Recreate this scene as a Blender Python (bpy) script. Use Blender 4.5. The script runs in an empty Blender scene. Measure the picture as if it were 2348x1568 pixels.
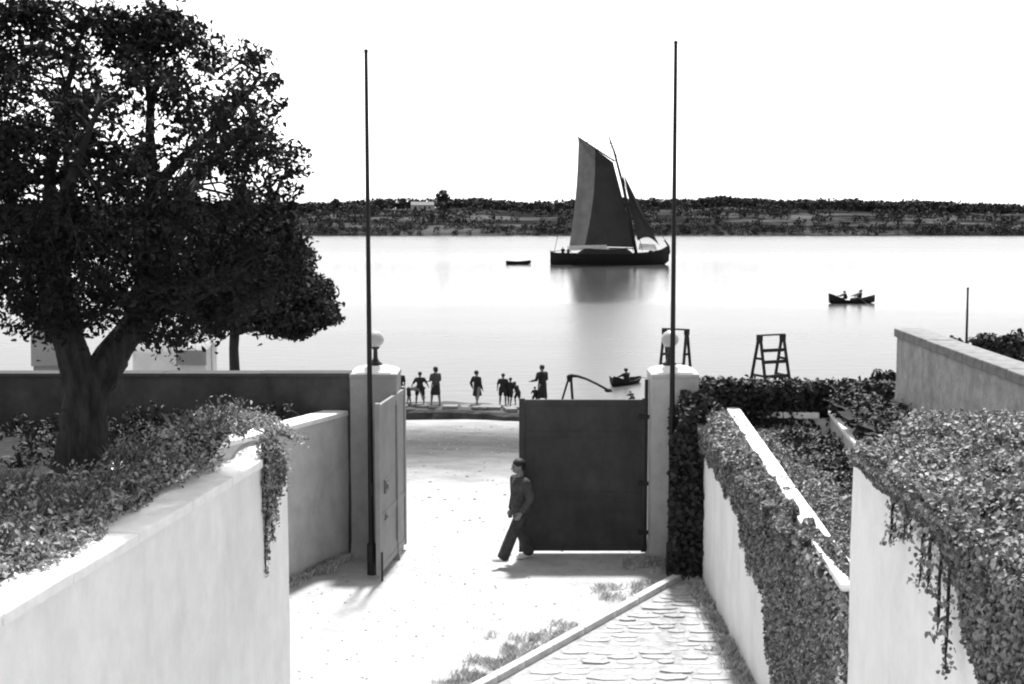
import bpy, bmesh, math, random
import numpy as np
from mathutils import Vector, Matrix, noise as mnoise

# ------------------------------------------------------------------ camera, sky, sun, exposure
SC = bpy.context.scene
COL = SC.collection
CAM_H = 9.5
PITCH = math.atan(304 / 3000)
cam_d = bpy.data.cameras.new('camera')
cam_d.sensor_width = 36.0
cam_d.lens = 36.0 * 3000 / 2347.5
cam_d.clip_start = 0.1
cam_d.clip_end = 6000
cam = bpy.data.objects.new('camera', cam_d)
COL.objects.link(cam)
cam.location = (0, 0, CAM_H)
cam.rotation_euler = (math.pi / 2 - PITCH, 0, 0)
SC.camera = cam

SUN_EL = math.radians(62)
SUN_AZ = math.radians(6)             # ahead of the camera and a little to the right
world = bpy.data.worlds.new('World')
SC.world = world
world.use_nodes = True
wn, wl = world.node_tree.nodes, world.node_tree.links
bg = wn['Background']
sky = wn.new('ShaderNodeTexSky')
sky.sky_type = 'NISHITA'
sky.sun_disc = False
sky.sun_elevation = SUN_EL
sky.sun_rotation = SUN_AZ
sky.air_density = 1.0
sky.dust_density = 1.0
tobw = wn.new('ShaderNodeRGBToBW')    # monochrome film
wl.new(sky.outputs[0], tobw.inputs[0])
wl.new(tobw.outputs[0], bg.inputs[0])
bg.inputs[1].default_value = 0.13

sun_d = bpy.data.lights.new('sun', 'SUN')
sun_d.energy = 3.0
sun_d.angle = math.radians(4.0)      # hazy light
sun_d.color = (1, 1, 1)
sun = bpy.data.objects.new('sun', sun_d)
COL.objects.link(sun)
sdir = Vector((math.sin(SUN_AZ) * math.cos(SUN_EL), math.cos(SUN_AZ) * math.cos(SUN_EL), math.sin(SUN_EL)))
sun.rotation_euler = sdir.to_track_quat('Z', 'Y').to_euler()
sun.location = (-10, 30, 40)

SC.view_settings.view_transform = 'Standard'
SC.view_settings.look = 'None'
SC.view_settings.exposure = 1.58
SC.view_settings.gamma = 1.0
SC.view_settings.use_curve_mapping = False
SC.render.engine = 'CYCLES'
SC.cycles.use_denoising = True
SC.cycles.max_bounces = 8
SC.cycles.filter_width = 2.1

RNG = np.random.default_rng(7)
random.seed(7)
PI = math.pi

# ------------------------------------------------------------------ picture <-> place
_c, _s = math.cos(PITCH), math.sin(PITCH)


def pt(x, y, Y):
    """the point at depth Y seen at (x, y) of a 2347-pixel-wide view of the photograph"""
    r, v = (x - 1173.75) / 3000, (y - 784) / 3000
    dy, dz = _c - v * _s, -_s - v * _c
    return Vector((r * Y / dy, Y, CAM_H + dz * Y / dy))


# ------------------------------------------------------------------ helpers: materials
MATS = {}


def mat(name, base, rough=0.85, var=0.25, scale=4.0, bump=0.3, bscale=30.0, spec=0.25, stretch=(1, 1, 1),
        stain=0.0, stain_scale=0.7, transl=0.0, leafvar=0.0, metal=0.0, bdist=0.02):
    if name in MATS:
        return MATS[name]
    m = bpy.data.materials.new(name)
    m.use_nodes = True
    nt = m.node_tree
    N, L = nt.nodes, nt.links
    b = N['Principled BSDF']
    b.inputs['Roughness'].default_value = rough
    b.inputs['Specular IOR Level'].default_value = spec
    b.inputs['Metallic'].default_value = metal
    tc = N.new('ShaderNodeTexCoord')
    mp = N.new('ShaderNodeMapping')
    mp.inputs['Scale'].default_value = stretch
    L.new(tc.outputs['Object'], mp.inputs['Vector'])
    n1 = N.new('ShaderNodeTexNoise')
    n1.inputs['Scale'].default_value = scale
    n1.inputs['Detail'].default_value = 8
    n1.inputs['Roughness'].default_value = 0.65
    L.new(mp.outputs[0], n1.inputs['Vector'])
    mr = N.new('ShaderNodeMapRange')
    mr.inputs['From Min'].default_value = 0.3
    mr.inputs['From Max'].default_value = 0.7
    mr.inputs['To Min'].default_value = base * (1 - var)
    mr.inputs['To Max'].default_value = base * (1 + var)
    L.new(n1.outputs['Fac'], mr.inputs['Value'])
    val = mr.outputs[0]
    if stain > 0:
        n2 = N.new('ShaderNodeTexNoise')
        n2.inputs['Scale'].default_value = stain_scale
        n2.inputs['Detail'].default_value = 10
        n2.inputs['Roughness'].default_value = 0.7
        mp2 = N.new('ShaderNodeMapping')
        mp2.inputs['Scale'].default_value = (1, 1, 0.35)
        L.new(tc.outputs['Object'], mp2.inputs['Vector'])
        L.new(mp2.outputs[0], n2.inputs['Vector'])
        mr2 = N.new('ShaderNodeMapRange')
        mr2.inputs['From Min'].default_value = 0.42
        mr2.inputs['From Max'].default_value = 0.68
        mr2.inputs['To Min'].default_value = 1.0
        mr2.inputs['To Max'].default_value = 1.0 - stain
        L.new(n2.outputs['Fac'], mr2.inputs['Value'])
        mu = N.new('ShaderNodeMath')
        mu.operation = 'MULTIPLY'
        L.new(val, mu.inputs[0])
        L.new(mr2.outputs[0], mu.inputs[1])
        val = mu.outputs[0]
    if leafvar > 0:
        at = N.new('ShaderNodeAttribute')
        at.attribute_name = 'rnd'
        mr3 = N.new('ShaderNodeMapRange')
        mr3.inputs['To Min'].default_value = 1 - leafvar
        mr3.inputs['To Max'].default_value = 1 + leafvar
        L.new(at.outputs['Fac'], mr3.inputs['Value'])
        mu = N.new('ShaderNodeMath')
        mu.operation = 'MULTIPLY'
        L.new(val, mu.inputs[0])
        L.new(mr3.outputs[0], mu.inputs[1])
        val = mu.outputs[0]
    L.new(val, b.inputs['Base Color'])
    if bump > 0:
        n3 = N.new('ShaderNodeTexNoise')
        n3.inputs['Scale'].default_value = bscale
        n3.inputs['Detail'].default_value = 6
        L.new(mp.outputs[0], n3.inputs['Vector'])
        bp = N.new('ShaderNodeBump')
        bp.inputs['Strength'].default_value = bump
        bp.inputs['Distance'].default_value = bdist
        L.new(n3.outputs['Fac'], bp.inputs['Height'])
        L.new(bp.outputs[0], b.inputs['Normal'])
    if transl > 0:
        t = N.new('ShaderNodeBsdfTranslucent')
        L.new(val, t.inputs['Color'])
        mx = N.new('ShaderNodeMixShader')
        mx.inputs[0].default_value = transl
        L.new(b.outputs[0], mx.inputs[1])
        L.new(t.outputs[0], mx.inputs[2])
        L.new(mx.outputs[0], N['Material Output'].inputs['Surface'])
    MATS[name] = m
    return m


# ------------------------------------------------------------------ helpers: objects
def link(o, parent=None):
    COL.objects.link(o)
    if parent is not None:
        o.parent = parent
    return o


def tag(o, label=None, cat=None, group=None, kind=None):
    if label: o['label'] = label
    if cat: o['category'] = cat
    if group: o['group'] = group
    if kind: o['kind'] = kind
    return o


def empty(name, loc, rz=0.0):
    o = bpy.data.objects.new(name, None)
    o.empty_display_size = 0.2
    o.location = loc
    o.rotation_euler = (0, 0, rz)
    return link(o)


def mesh_np(name, V, Fq, m, parent=None, smooth=False, rnd=None):
    """V (n,3), Fq list of faces or (k,3|4) array"""
    me = bpy.data.meshes.new(name)
    if isinstance(Fq, np.ndarray):
        k, w = Fq.shape
        me.vertices.add(len(V))
        me.vertices.foreach_set('co', np.asarray(V, dtype=np.float32).ravel())
        me.loops.add(k * w)
        me.loops.foreach_set('vertex_index', Fq.astype(np.int32).ravel())
        me.polygons.add(k)
        me.polygons.foreach_set('loop_start', np.arange(0, k * w, w, dtype=np.int32))
        me.update(calc_edges=True)
    else:
        me.from_pydata([tuple(v) for v in V], [], Fq)
        me.update()
    if rnd is not None:
        a = me.attributes.new('rnd', 'FLOAT', 'FACE')
        a.data.foreach_set('value', np.asarray(rnd, dtype=np.float32))
    if smooth:
        me.polygons.foreach_set('use_smooth', [True] * len(me.polygons))
    if m: me.materials.append(m)
    o = bpy.data.objects.new(name, me)
    return link(o, parent)


class MB:
    """collects shapes; build() links them as one mesh object"""

    def __init__(self):
        self.v, self.f = [], []

    def add(self, V, Fs):
        o = len(self.v)
        self.v += [Vector(p) for p in V]
        self.f += [[i + o for i in q] for q in Fs]
        return self

    def box(self, c, d, rot=None):
        c = Vector(c)
        h = [x / 2 for x in d]
        P = [Vector((sx * h[0], sy * h[1], sz * h[2])) for sz in (-1, 1) for sy in (-1, 1) for sx in (-1, 1)]
        if rot is not None: P = [rot @ p for p in P]
        return self.add([c + p for p in P], [(0, 2, 3, 1), (4, 5, 7, 6), (0, 1, 5, 4), (2, 6, 7, 3), (0, 4, 6, 2), (1, 3, 7, 5)])

    def beam(self, a, b, w, h, up=(0, 0, 1)):
        a, b = Vector(a), Vector(b)
        d = (b - a)
        ln = d.length
        d.normalize()
        u = Vector(up)
        s = d.cross(u)
        if s.length < 1e-4: s = d.cross(Vector((1, 0, 0)))
        s.normalize()
        u = s.cross(d)
        R = Matrix((s, d, u)).transposed()
        return self.box((a + b) / 2, (w, ln, h), R)

    def tube(self, pts, radii, seg=8, cap=True):
        pts = [Vector(p) for p in pts]
        if not isinstance(radii, (list, tuple)): radii = [radii] * len(pts)
        rings = []
        ref = None
        for i, p in enumerate(pts):
            d = (pts[min(i + 1, len(pts) - 1)] - pts[max(i - 1, 0)]).normalized()
            if ref is None:
                ref = d.orthogonal().normalized()
            ref = (ref - d * ref.dot(d))
            if ref.length < 1e-5: ref = d.orthogonal()
            ref.normalize()
            s = d.cross(ref)
            rings.append([p + (ref * math.cos(2 * PI * k / seg) + s * math.sin(2 * PI * k / seg)) * radii[i] for k in range(seg)])
        V = [q for r in rings for q in r]
        Fs = []
        for i in range(len(pts) - 1):
            for k in range(seg):
                Fs.append((i * seg + k, i * seg + (k + 1) % seg, (i + 1) * seg + (k + 1) % seg, (i + 1) * seg + k))
        if cap:
            Fs.append(tuple(range(seg))[::-1])
            Fs.append(tuple((len(pts) - 1) * seg + k for k in range(seg)))
        return self.add(V, Fs)

    def lathe(self, prof, c=(0, 0, 0), seg=24):
        c = Vector(c)
        V, Fs = [], []
        for r, z in prof:
            for k in range(seg):
                a = 2 * PI * k / seg
                V.append(c + Vector((r * math.cos(a), r * math.sin(a), z)))
        for i in range(len(prof) - 1):
            for k in range(seg):
                Fs.append((i * seg + k, i * seg + (k + 1) % seg, (i + 1) * seg + (k + 1) % seg, (i + 1) * seg + k))
        Fs.append(tuple(range(seg))[::-1])
        Fs.append(tuple((len(prof) - 1) * seg + k for k in range(seg)))
        return self.add(V, Fs)

    def sphere(self, c, r, seg=12, rings=8):
        if not isinstance(r, (tuple, list, Vector)): r = (r, r, r)
        c = Vector(c)
        V, Fs = [c + Vector((0, 0, -r[2]))], []
        for i in range(1, rings):
            t = -PI / 2 + PI * i / rings
            for k in range(seg):
                a = 2 * PI * k / seg
                V.append(c + Vector((r[0] * math.cos(t) * math.cos(a), r[1] * math.cos(t) * math.sin(a), r[2] * math.sin(t))))
        V.append(c + Vector((0, 0, r[2])))
        for k in range(seg):
            Fs.append((0, 1 + (k + 1) % seg, 1 + k))
            for i in range(rings - 2):
                a = 1 + i * seg
                Fs.append((a + k, a + (k + 1) % seg, a + seg + (k + 1) % seg, a + seg + k))
            a = 1 + (rings - 2) * seg
            Fs.append((a + k, a + (k + 1) % seg, len(V) - 1))
        return self.add(V, Fs)

    def grid(self, rows, close=False):
        n, w = len(rows), len(rows[0])
        Fs = []
        for i in range(n - 1):
            for k in range(w - 1 + (1 if close else 0)):
                Fs.append((i * w + k, i * w + (k + 1) % w, (i + 1) * w + (k + 1) % w, (i + 1) * w + k))
        return self.add([p for r in rows for p in r], Fs)

    def build(self, name, m, parent=None, smooth=False, bevel=0.0, loc=None):
        V = self.v
        if loc is not None:
            l = Vector(loc)
            V = [p - l for p in V]
        me = bpy.data.meshes.new(name)
        me.from_pydata([tuple(p) for p in V], [], self.f)
        bm = bmesh.new()
        bm.from_mesh(me)
        bmesh.ops.recalc_face_normals(bm, faces=bm.faces)
        if bevel > 0:
            bmesh.ops.bevel(bm, geom=[e for e in bm.edges if e.calc_face_angle(0) > 0.6], offset=bevel, segments=2, affect='EDGES', profile=0.6)
        bm.to_mesh(me)
        bm.free()
        if smooth:
            me.polygons.foreach_set('use_smooth', [True] * len(me.polygons))
        me.materials.append(m)
        o = bpy.data.objects.new(name, me)
        if loc is not None: o.location = loc
        return link(o, parent)


def vnoise(x, y, seed=0):
    """smooth value noise in 0..1 for numpy arrays"""
    x = np.asarray(x, float) + seed * 17.13
    y = np.asarray(y, float) + seed * 5.71
    xi, yi = np.floor(x).astype(np.int64), np.floor(y).astype(np.int64)
    xf, yf = x - xi, y - yi
    u, v = xf * xf * (3 - 2 * xf), yf * yf * (3 - 2 * yf)

    def h(a, b):
        n = (a * 374761393 + b * 668265263 + seed * 982451653) & 0x7fffffff
        n = ((n ^ (n >> 13)) * 1274126177) & 0x7fffffff
        return ((n ^ (n >> 16)) & 0xffff) / 65535.0
    return (h(xi, yi) * (1 - u) + h(xi + 1, yi) * u) * (1 - v) + (h(xi, yi + 1) * (1 - u) + h(xi + 1, yi + 1) * u) * v


def fnoise(x, y, seed=0, o=4):
    t, a, s = 0, 0.5, 0
    for i in range(o):
        t = t + a * vnoise(np.asarray(x) * 2 ** i, np.asarray(y) * 2 ** i, seed + i)
        s += a
        a *= 0.55
    return t / s


def rough_wall(name, p0, p1, thick, z0, z1, m, parent, seed=1, amp=0.012, step=0.25, side=1, z1b=None):
    """a hand-plastered wall from p0 to p1 (its visible face on that line), its body on the left (side=1) or right of the walk"""
    p0, p1 = Vector((p0[0], p0[1], 0)), Vector((p1[0], p1[1], 0))
    d = p1 - p0
    L = d.length
    d.normalize()
    n = Vector((-d.y, d.x, 0)) * side
    nx, nz = max(2, int(L / step)), max(2, int((z1 - z0) / step))
    rows = []
    for i in range(nx + 1):
        a = L * i / nx
        zt = z1 if z1b is None else z1 + (z1b - z1) * i / nx
        prof = [(0, z0 + (zt - z0) * k / nz) for k in range(nz + 1)]
        prof += [(0.02, zt + 0.012)] if False else []
        prof += [(thick, z0 + (zt - z0) * (nz - k) / nz) for k in range(nz + 1)]
        row = []
        for (o, z) in prof:
            q = p0 + d * a + n * o + Vector((0, 0, z))
            nn = mnoise.noise(Vector((a * 0.8, z * 0.8 + o * 7, seed * 3.7))) * amp + mnoise.noise(Vector((a * 3.1, z * 3.1 + o * 7, seed * 9.1))) * amp * 0.4
            row.append(q + n * nn)
        rows.append(row)
    mb = MB()
    mb.grid(rows, close=True)
    w = len(rows[0])
    mb.f.append(list(range(w))[::-1])
    mb.f.append([nx * w + k for k in range(w)])
    return mb.build(name, m, parent, bevel=0)


def coping(parent, p0, p1, width, z, h, m, seed=0, over=0.04, piece=1.1, side=1, name='coping_stone'):
    """a row of coping stones, each its own piece"""
    rr = random.Random(seed)
    p0, p1 = Vector((p0[0], p0[1], 0)), Vector((p1[0], p1[1], 0))
    d = p1 - p0
    L = d.length
    d.normalize()
    n = Vector((-d.y, d.x, 0)) * side
    a = 0.0
    out = []
    R = Matrix((d, n, Vector((0, 0, 1)))).transposed()
    while a < L - 0.05:
        l = min(piece * rr.uniform(0.85, 1.15), L - a)
        if L - a - l < 0.3: l = L - a
        c = p0 + d * (a + l / 2) + n * (width / 2 - over) + Vector((0, 0, z + h / 2 + rr.uniform(-0.004, 0.004)))
        mb = MB()
        mb.box((0, 0, 0), (l - 0.008, width, h + rr.uniform(-0.004, 0.004)), R @ Matrix.Rotation(rr.uniform(-0.006, 0.006), 3, 'Z'))
        o = mb.build(name, m, parent, bevel=0.014)
        o.location = c - (parent.location if parent else Vector())
        out.append(o)
        a += l
    return out


# ------------------------------------------------------------------ helpers: foliage
def leaf_arrays(C, Nrm, size, rng, aspect=0.62, fold=0.22, spread=0.6, round_=False):
    """folded leaf blades at centres C facing roughly Nrm"""
    n = len(C)
    Nn = Nrm + rng.normal(0, spread, (n, 3))
    Nn /= np.linalg.norm(Nn, axis=1)[:, None] + 1e-9
    T = rng.normal(0, 1, (n, 3))
    T[:, 2] -= 0.5
    T -= Nn * np.sum(T * Nn, axis=1)[:, None]
    T /= np.linalg.norm(T, axis=1)[:, None] + 1e-9
    B = np.cross(Nn, T)
    s = (size * rng.uniform(0.45, 1.5, n))[:, None]
    base = C - T * s * 0.5
    tip = C + T * s * 0.5 - Nn * s * 0.12
    if round_:
        k = aspect * 0.5
        l1 = C - T * s * 0.24 + B * s * k * 0.92 + Nn * s * fold * 0.5
        l2 = C + T * s * 0.16 + B * s * k * 0.72 + Nn * s * fold * 0.3
        r1 = C - T * s * 0.24 - B * s * k * 0.92 + Nn * s * fold * 0.5
        r2 = C + T * s * 0.16 - B * s * k * 0.72 + Nn * s * fold * 0.3
        V = np.stack([base, l1, l2, tip, r2, r1], axis=1).reshape(-1, 3)
        i = np.arange(n)[:, None] * 6
        Ft = np.concatenate([i + np.array([q]) for q in ((0, 1, 2, 3), (0, 3, 4, 5))], axis=1).reshape(-1, 4)
        return V, Ft, np.repeat(rng.uniform(0, 1, n), 2)
    l = C + B * s * aspect * 0.5 + Nn * s * fold * 0.5 - T * s * 0.06
    r = C - B * s * aspect * 0.5 + Nn * s * fold * 0.5 - T * s * 0.06
    V = np.stack([base, l, tip, r], axis=1).reshape(-1, 3)
    i = np.arange(n)[:, None] * 4
    Ft = np.concatenate([i + np.array([[0, 1, 2]]), i + np.array([[0, 2, 3]])], axis=1).reshape(-1, 3)
    return V, Ft, np.repeat(rng.uniform(0, 1, n), 2)


def leaf_object(name, C, Nrm, size, rng, m, parent, **kw):
    kw.setdefault('round_', True)
    V, Ft, rn = leaf_arrays(np.asarray(C, float), np.asarray(Nrm, float), size, rng, **kw)
    return mesh_np(name, V, Ft, m, parent, rnd=rn)


def in_poly(P, poly):
    x, y = P[:, 0], P[:, 1]
    c = np.zeros(len(P), bool)
    j = len(poly) - 1
    for i in range(len(poly)):
        xi, yi = poly[i]
        xj, yj = poly[j]
        k = ((yi > y) != (yj > y)) & (x < (xj - xi) * (y - yi) / (yj - yi + 1e-12) + xi)
        c ^= k
        j = i
    return c


# ------------------------------------------------------------------ materials
M_PLASTER = mat('white_limewash', 0.80, 0.9, 0.06, 3.0, 0.5, 22, stain=0.14, stain_scale=1.3)
M_COPE = mat('limewashed_coping', 0.78, 0.9, 0.10, 6.0, 0.35, 40)
M_WING = mat('grey_render', 0.58, 0.9, 0.14, 2.5, 0.35, 30, stain=0.25, stain_scale=0.8)
M_PILLAR = mat('pillar_render', 0.23, 0.9, 0.14, 3.0, 0.3, 35, stain=0.2, stain_scale=1.5)
M_PILLAR2 = mat('pillar_render_pale', 0.40, 0.9, 0.14, 3.0, 0.3, 35, stain=0.2, stain_scale=1.5)
M_CAP = mat('pillar_cap', 0.62, 0.9, 0.12, 8.0, 0.3, 50)
M_DARKWALL = mat('dark_wall', 0.06, 0.95, 0.3, 2.2, 0.6, 14, stain=0.4, stain_scale=1.2)  # dark overall tone with random stains, for the boundary walls
M_PARAPET = mat('rough_parapet', 0.33, 0.95, 0.28, 5.0, 0.6, 18, stain=0.25, stain_scale=2.0)
M_GATE_DARK = mat('gate_dark_paint', 0.040, 0.6, 0.3, 2.2, 0.3, 12, spec=0.25, stain=0.35, stain_scale=1.5)
M_GATE_PALE = mat('gate_pale_paint', 0.21, 0.6, 0.15, 3.0, 0.2, 14, stain=0.2, stain_scale=2.0)
M_IRON = mat('black_iron', 0.012, 0.55, 0.3, 8.0, 0.2, 40, spec=0.3)
M_WOODPOLE = mat('tarred_pole', 0.010, 0.6, 0.3, 6.0, 0.3, 30, stretch=(1, 1, 0.15))
M_GLOBE = mat('opal_globe', 0.42, 0.3, 0.04, 5.0, 0.0, spec=0.4, transl=0.25)
M_BARK = mat('bark', 0.032, 0.95, 0.75, 9.0, 1.0, 16, stretch=(1, 1, 0.25), bdist=0.08)
M_BARK2 = mat('dark_bark', 0.02, 0.95, 0.4, 6.0, 0.8, 12, stretch=(1, 1, 0.3), bdist=0.04)
M_LEAF = mat('tree_leaf', 0.014, 0.8, 0.2, 3.0, 0.0, spec=0.25, transl=0.18, leafvar=0.6)
M_LEAF2 = mat('tree_leaf_dark', 0.014, 0.75, 0.2, 3.0, 0.0, spec=0.25, transl=0.15, leafvar=0.6)
M_IVY = mat('ivy_leaf', 0.18, 0.6, 0.25, 2.0, 0.0, spec=0.35, transl=0.15, leafvar=0.75)
M_CREEPER = mat('creeper_leaf', 0.26, 0.7, 0.25, 2.0, 0.0, spec=0.25, transl=0.2, leafvar=0.75)
M_HEDGE = mat('hedge_leaf', 0.022, 0.6, 0.25, 2.0, 0.0, spec=0.25, transl=0.1, leafvar=0.6)
M_STEM = mat('ivy_stem', 0.03, 0.95, 0.4, 6.0, 0.6, 20)
M_SOIL = mat('garden_soil', 0.018, 1.0, 0.4, 3.0, 0.8, 10, bdist=0.05)
M_GRASS = mat('dry_grass', 0.42, 0.8, 0.3, 3.0, 0.0, transl=0.15, leafvar=0.6)
M_STONE = mat('paving_stone', 0.40, 0.9, 0.35, 9.0, 0.7, 22, stain=0.3, stain_scale=2.0)
M_KERB = mat('kerb_stone', 0.48, 0.85, 0.25, 6.0, 0.4, 30)
M_PATHBED = mat('path_bed', 0.28, 1.0, 0.35, 6.0, 0.6, 25)
M_LEDGE = mat('weedy_ledge', 0.045, 0.95, 0.45, 2.2, 0.8, 9, bdist=0.06)
M_LEDGESTONE = mat('ledge_stone', 0.16, 0.9, 0.3, 3.0, 0.6, 10)
M_SKIN = mat('skin', 0.16, 0.6, 0.08, 9.0, 0.1, 60)
M_HAIR = mat('dark_hair', 0.012, 0.6, 0.2, 40.0, 0.3, 90)
M_CLOTH_D = mat('dark_cloth', 0.018, 0.9, 0.35, 9.0, 0.9, 11, bdist=0.035)
M_CLOTH_M = mat('grey_cloth', 0.048, 0.9, 0.35, 9.0, 0.9, 11, bdist=0.035)
M_CLOTH_P = mat('pale_cloth', 0.14, 0.9, 0.2, 14.0, 0.3, 60)
M_TROUSER = mat('dark_trousers', 0.042, 0.9, 0.35, 9.0, 0.9, 11, bdist=0.035)
M_CANVAS_W = mat('white_shoe_canvas', 0.6, 0.9, 0.1, 20.0, 0.2, 60)
M_TIMBER = mat('dark_timber', 0.02, 0.8, 0.35, 7.0, 0.4, 25)
M_HULL = mat('tarred_hull', 0.010, 0.6, 0.3, 1.5, 0.3, 6)
M_SAIL = mat('tanned_sail', 0.022, 0.9, 0.2, 0.5, 0.2, 3, transl=0.25)
M_SAIL_P = mat('tanned_sail_pale', 0.10, 0.9, 0.25, 0.5, 0.2, 3, transl=0.3)
M_WHITE = mat('plain_white', 0.5, 0.9, 0.12, 1.5, 0.2, 6, transl=0.2)  # tent poles, strip under the mainsail, bright gap under the jib
M_TENT_W = mat('white_tent_canvas', 0.62, 0.9, 0.06, 1.5, 0.2, 8, transl=0.25)
M_TENT_G = mat('grey_tent_canvas', 0.28, 0.9, 0.12, 1.5, 0.2, 8, transl=0.2)
M_FAR_LEAF = mat('far_foliage', 0.020, 0.8, 0.3, 0.05, 0.0, leafvar=0.4, transl=0.1)


def ground_material():
    m = bpy.data.materials.new('pale_sandy_ground')
    m.use_nodes = True
    N, L = m.node_tree.nodes, m.node_tree.links
    b = N['Principled BSDF']
    b.inputs['Roughness'].default_value = 0.95
    b.inputs['Specular IOR Level'].default_value = 0.15
    tc = N.new('ShaderNodeTexCoord')
    n1 = N.new('ShaderNodeTexNoise')
    n1.inputs['Scale'].default_value = 1.3
    n1.inputs['Detail'].default_value = 12
    n1.inputs['Roughness'].default_value = 0.7
    L.new(tc.outputs['Object'], n1.inputs['Vector'])
    mr = N.new('ShaderNodeMapRange')
    mr.inputs['From Min'].default_value = 0.3
    mr.inputs['From Max'].default_value = 0.7
    mr.inputs['To Min'].default_value = 0.26
    mr.inputs['To Max'].default_value = 0.42
    L.new(n1.outputs['Fac'], mr.inputs['Value'])
    # a ragged belt of darker ground colour crosses the slope below the gate
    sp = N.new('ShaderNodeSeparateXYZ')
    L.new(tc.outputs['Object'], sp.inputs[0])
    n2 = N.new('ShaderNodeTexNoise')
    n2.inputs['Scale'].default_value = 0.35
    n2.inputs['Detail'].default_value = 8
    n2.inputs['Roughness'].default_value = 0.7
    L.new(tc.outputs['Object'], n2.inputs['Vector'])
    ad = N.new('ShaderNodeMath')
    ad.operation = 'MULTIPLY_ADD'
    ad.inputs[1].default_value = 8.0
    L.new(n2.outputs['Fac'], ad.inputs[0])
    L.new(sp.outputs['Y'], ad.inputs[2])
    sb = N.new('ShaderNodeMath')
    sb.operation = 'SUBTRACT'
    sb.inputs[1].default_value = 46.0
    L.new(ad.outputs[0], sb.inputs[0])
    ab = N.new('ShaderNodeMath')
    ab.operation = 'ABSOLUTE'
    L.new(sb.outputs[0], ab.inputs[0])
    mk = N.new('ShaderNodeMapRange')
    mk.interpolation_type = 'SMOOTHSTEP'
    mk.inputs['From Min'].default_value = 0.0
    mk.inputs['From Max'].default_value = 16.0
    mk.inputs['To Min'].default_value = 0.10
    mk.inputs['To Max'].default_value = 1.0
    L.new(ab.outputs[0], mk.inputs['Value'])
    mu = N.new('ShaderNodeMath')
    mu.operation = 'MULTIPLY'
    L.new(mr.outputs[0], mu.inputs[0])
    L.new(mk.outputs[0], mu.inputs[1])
    L.new(mu.outputs[0], b.inputs['Base Color'])
    n3 = N.new('ShaderNodeTexNoise')
    n3.inputs['Scale'].default_value = 5
    n3.inputs['Detail'].default_value = 10
    L.new(tc.outputs['Object'], n3.inputs['Vector'])
    bp = N.new('ShaderNodeBump')
    bp.inputs['Strength'].default_value = 0.8
    bp.inputs['Distance'].default_value = 0.08
    L.new(n3.outputs['Fac'], bp.inputs['Height'])
    L.new(bp.outputs[0], b.inputs['Normal'])
    return m


def water_material():
    m = bpy.data.materials.new('calm_river_water')
    m.use_nodes = True
    N, L = m.node_tree.nodes, m.node_tree.links
    b = N['Principled BSDF']
    b.inputs['Base Color'].default_value = (0.05, 0.05, 0.05, 1)
    b.inputs['Roughness'].default_value = 0.17
    b.inputs['IOR'].default_value = 1.33
    b.inputs['Specular IOR Level'].default_value = 0.5
    tc = N.new('ShaderNodeTexCoord')
    bp = None
    for sc, st, di in (((0.5, 1.1, 1), 0.40, 0.12), ((2.2, 4.0, 1), 0.55, 0.04)):
        mp = N.new('ShaderNodeMapping')
        mp.inputs['Scale'].default_value = sc
        L.new(tc.outputs['Object'], mp.inputs['Vector'])
        n = N.new('ShaderNodeTexNoise')
        n.inputs['Scale'].default_value = 1.0
        n.inputs['Detail'].default_value = 4
        L.new(mp.outputs[0], n.inputs['Vector'])
        q = N.new('ShaderNodeBump')
        q.inputs['Strength'].default_value = st
        q.inputs['Distance'].default_value = di
        L.new(n.outputs['Fac'], q.inputs['Height'])
        if bp: L.new(bp.outputs[0], q.inputs['Normal'])
        bp = q
    L.new(bp.outputs[0], b.inputs['Normal'])
    # a calm lane in mid river, wind-ruffled water nearer the beach and under the far bank
    sp = N.new('ShaderNodeSeparateXYZ')
    L.new(tc.outputs['Object'], sp.inputs[0])
    mp = N.new('ShaderNodeMapping')
    mp.inputs['Scale'].default_value = (0.012, 0.045, 1)
    L.new(tc.outputs['Object'], mp.inputs['Vector'])
    n = N.new('ShaderNodeTexNoise')
    n.inputs['Scale'].default_value = 1.0
    n.inputs['Detail'].default_value = 6
    n.inputs['Roughness'].default_value = 0.65
    L.new(mp.outputs[0], n.inputs['Vector'])
    ma = N.new('ShaderNodeMath')
    ma.operation = 'MULTIPLY_ADD'
    ma.inputs[1].default_value = 70.0
    L.new(n.outputs['Fac'], ma.inputs[0])
    L.new(sp.outputs['Y'], ma.inputs[2])
    cu = N.new('ShaderNodeFloatCurve')
    c = cu.mapping.curves[0]
    for i, (x, y) in enumerate(((0.0, 0.26), (0.355, 0.24), (0.415, 0.10), (0.60, 0.09), (0.70, 0.24), (1.0, 0.27))):
        if i < 1: c.points[0].location = (x, y)
        elif i == 5: c.points[-1].location = (x, y)
        else: c.points.new(x, y)
    cu.mapping.update()
    dv = N.new('ShaderNodeMath')
    dv.operation = 'DIVIDE'
    dv.inputs[1].default_value = 440.0
    L.new(ma.outputs[0], dv.inputs[0])
    L.new(dv.outputs[0], cu.inputs['Value'])
    L.new(cu.outputs[0], b.inputs['Roughness'])
    return m


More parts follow.
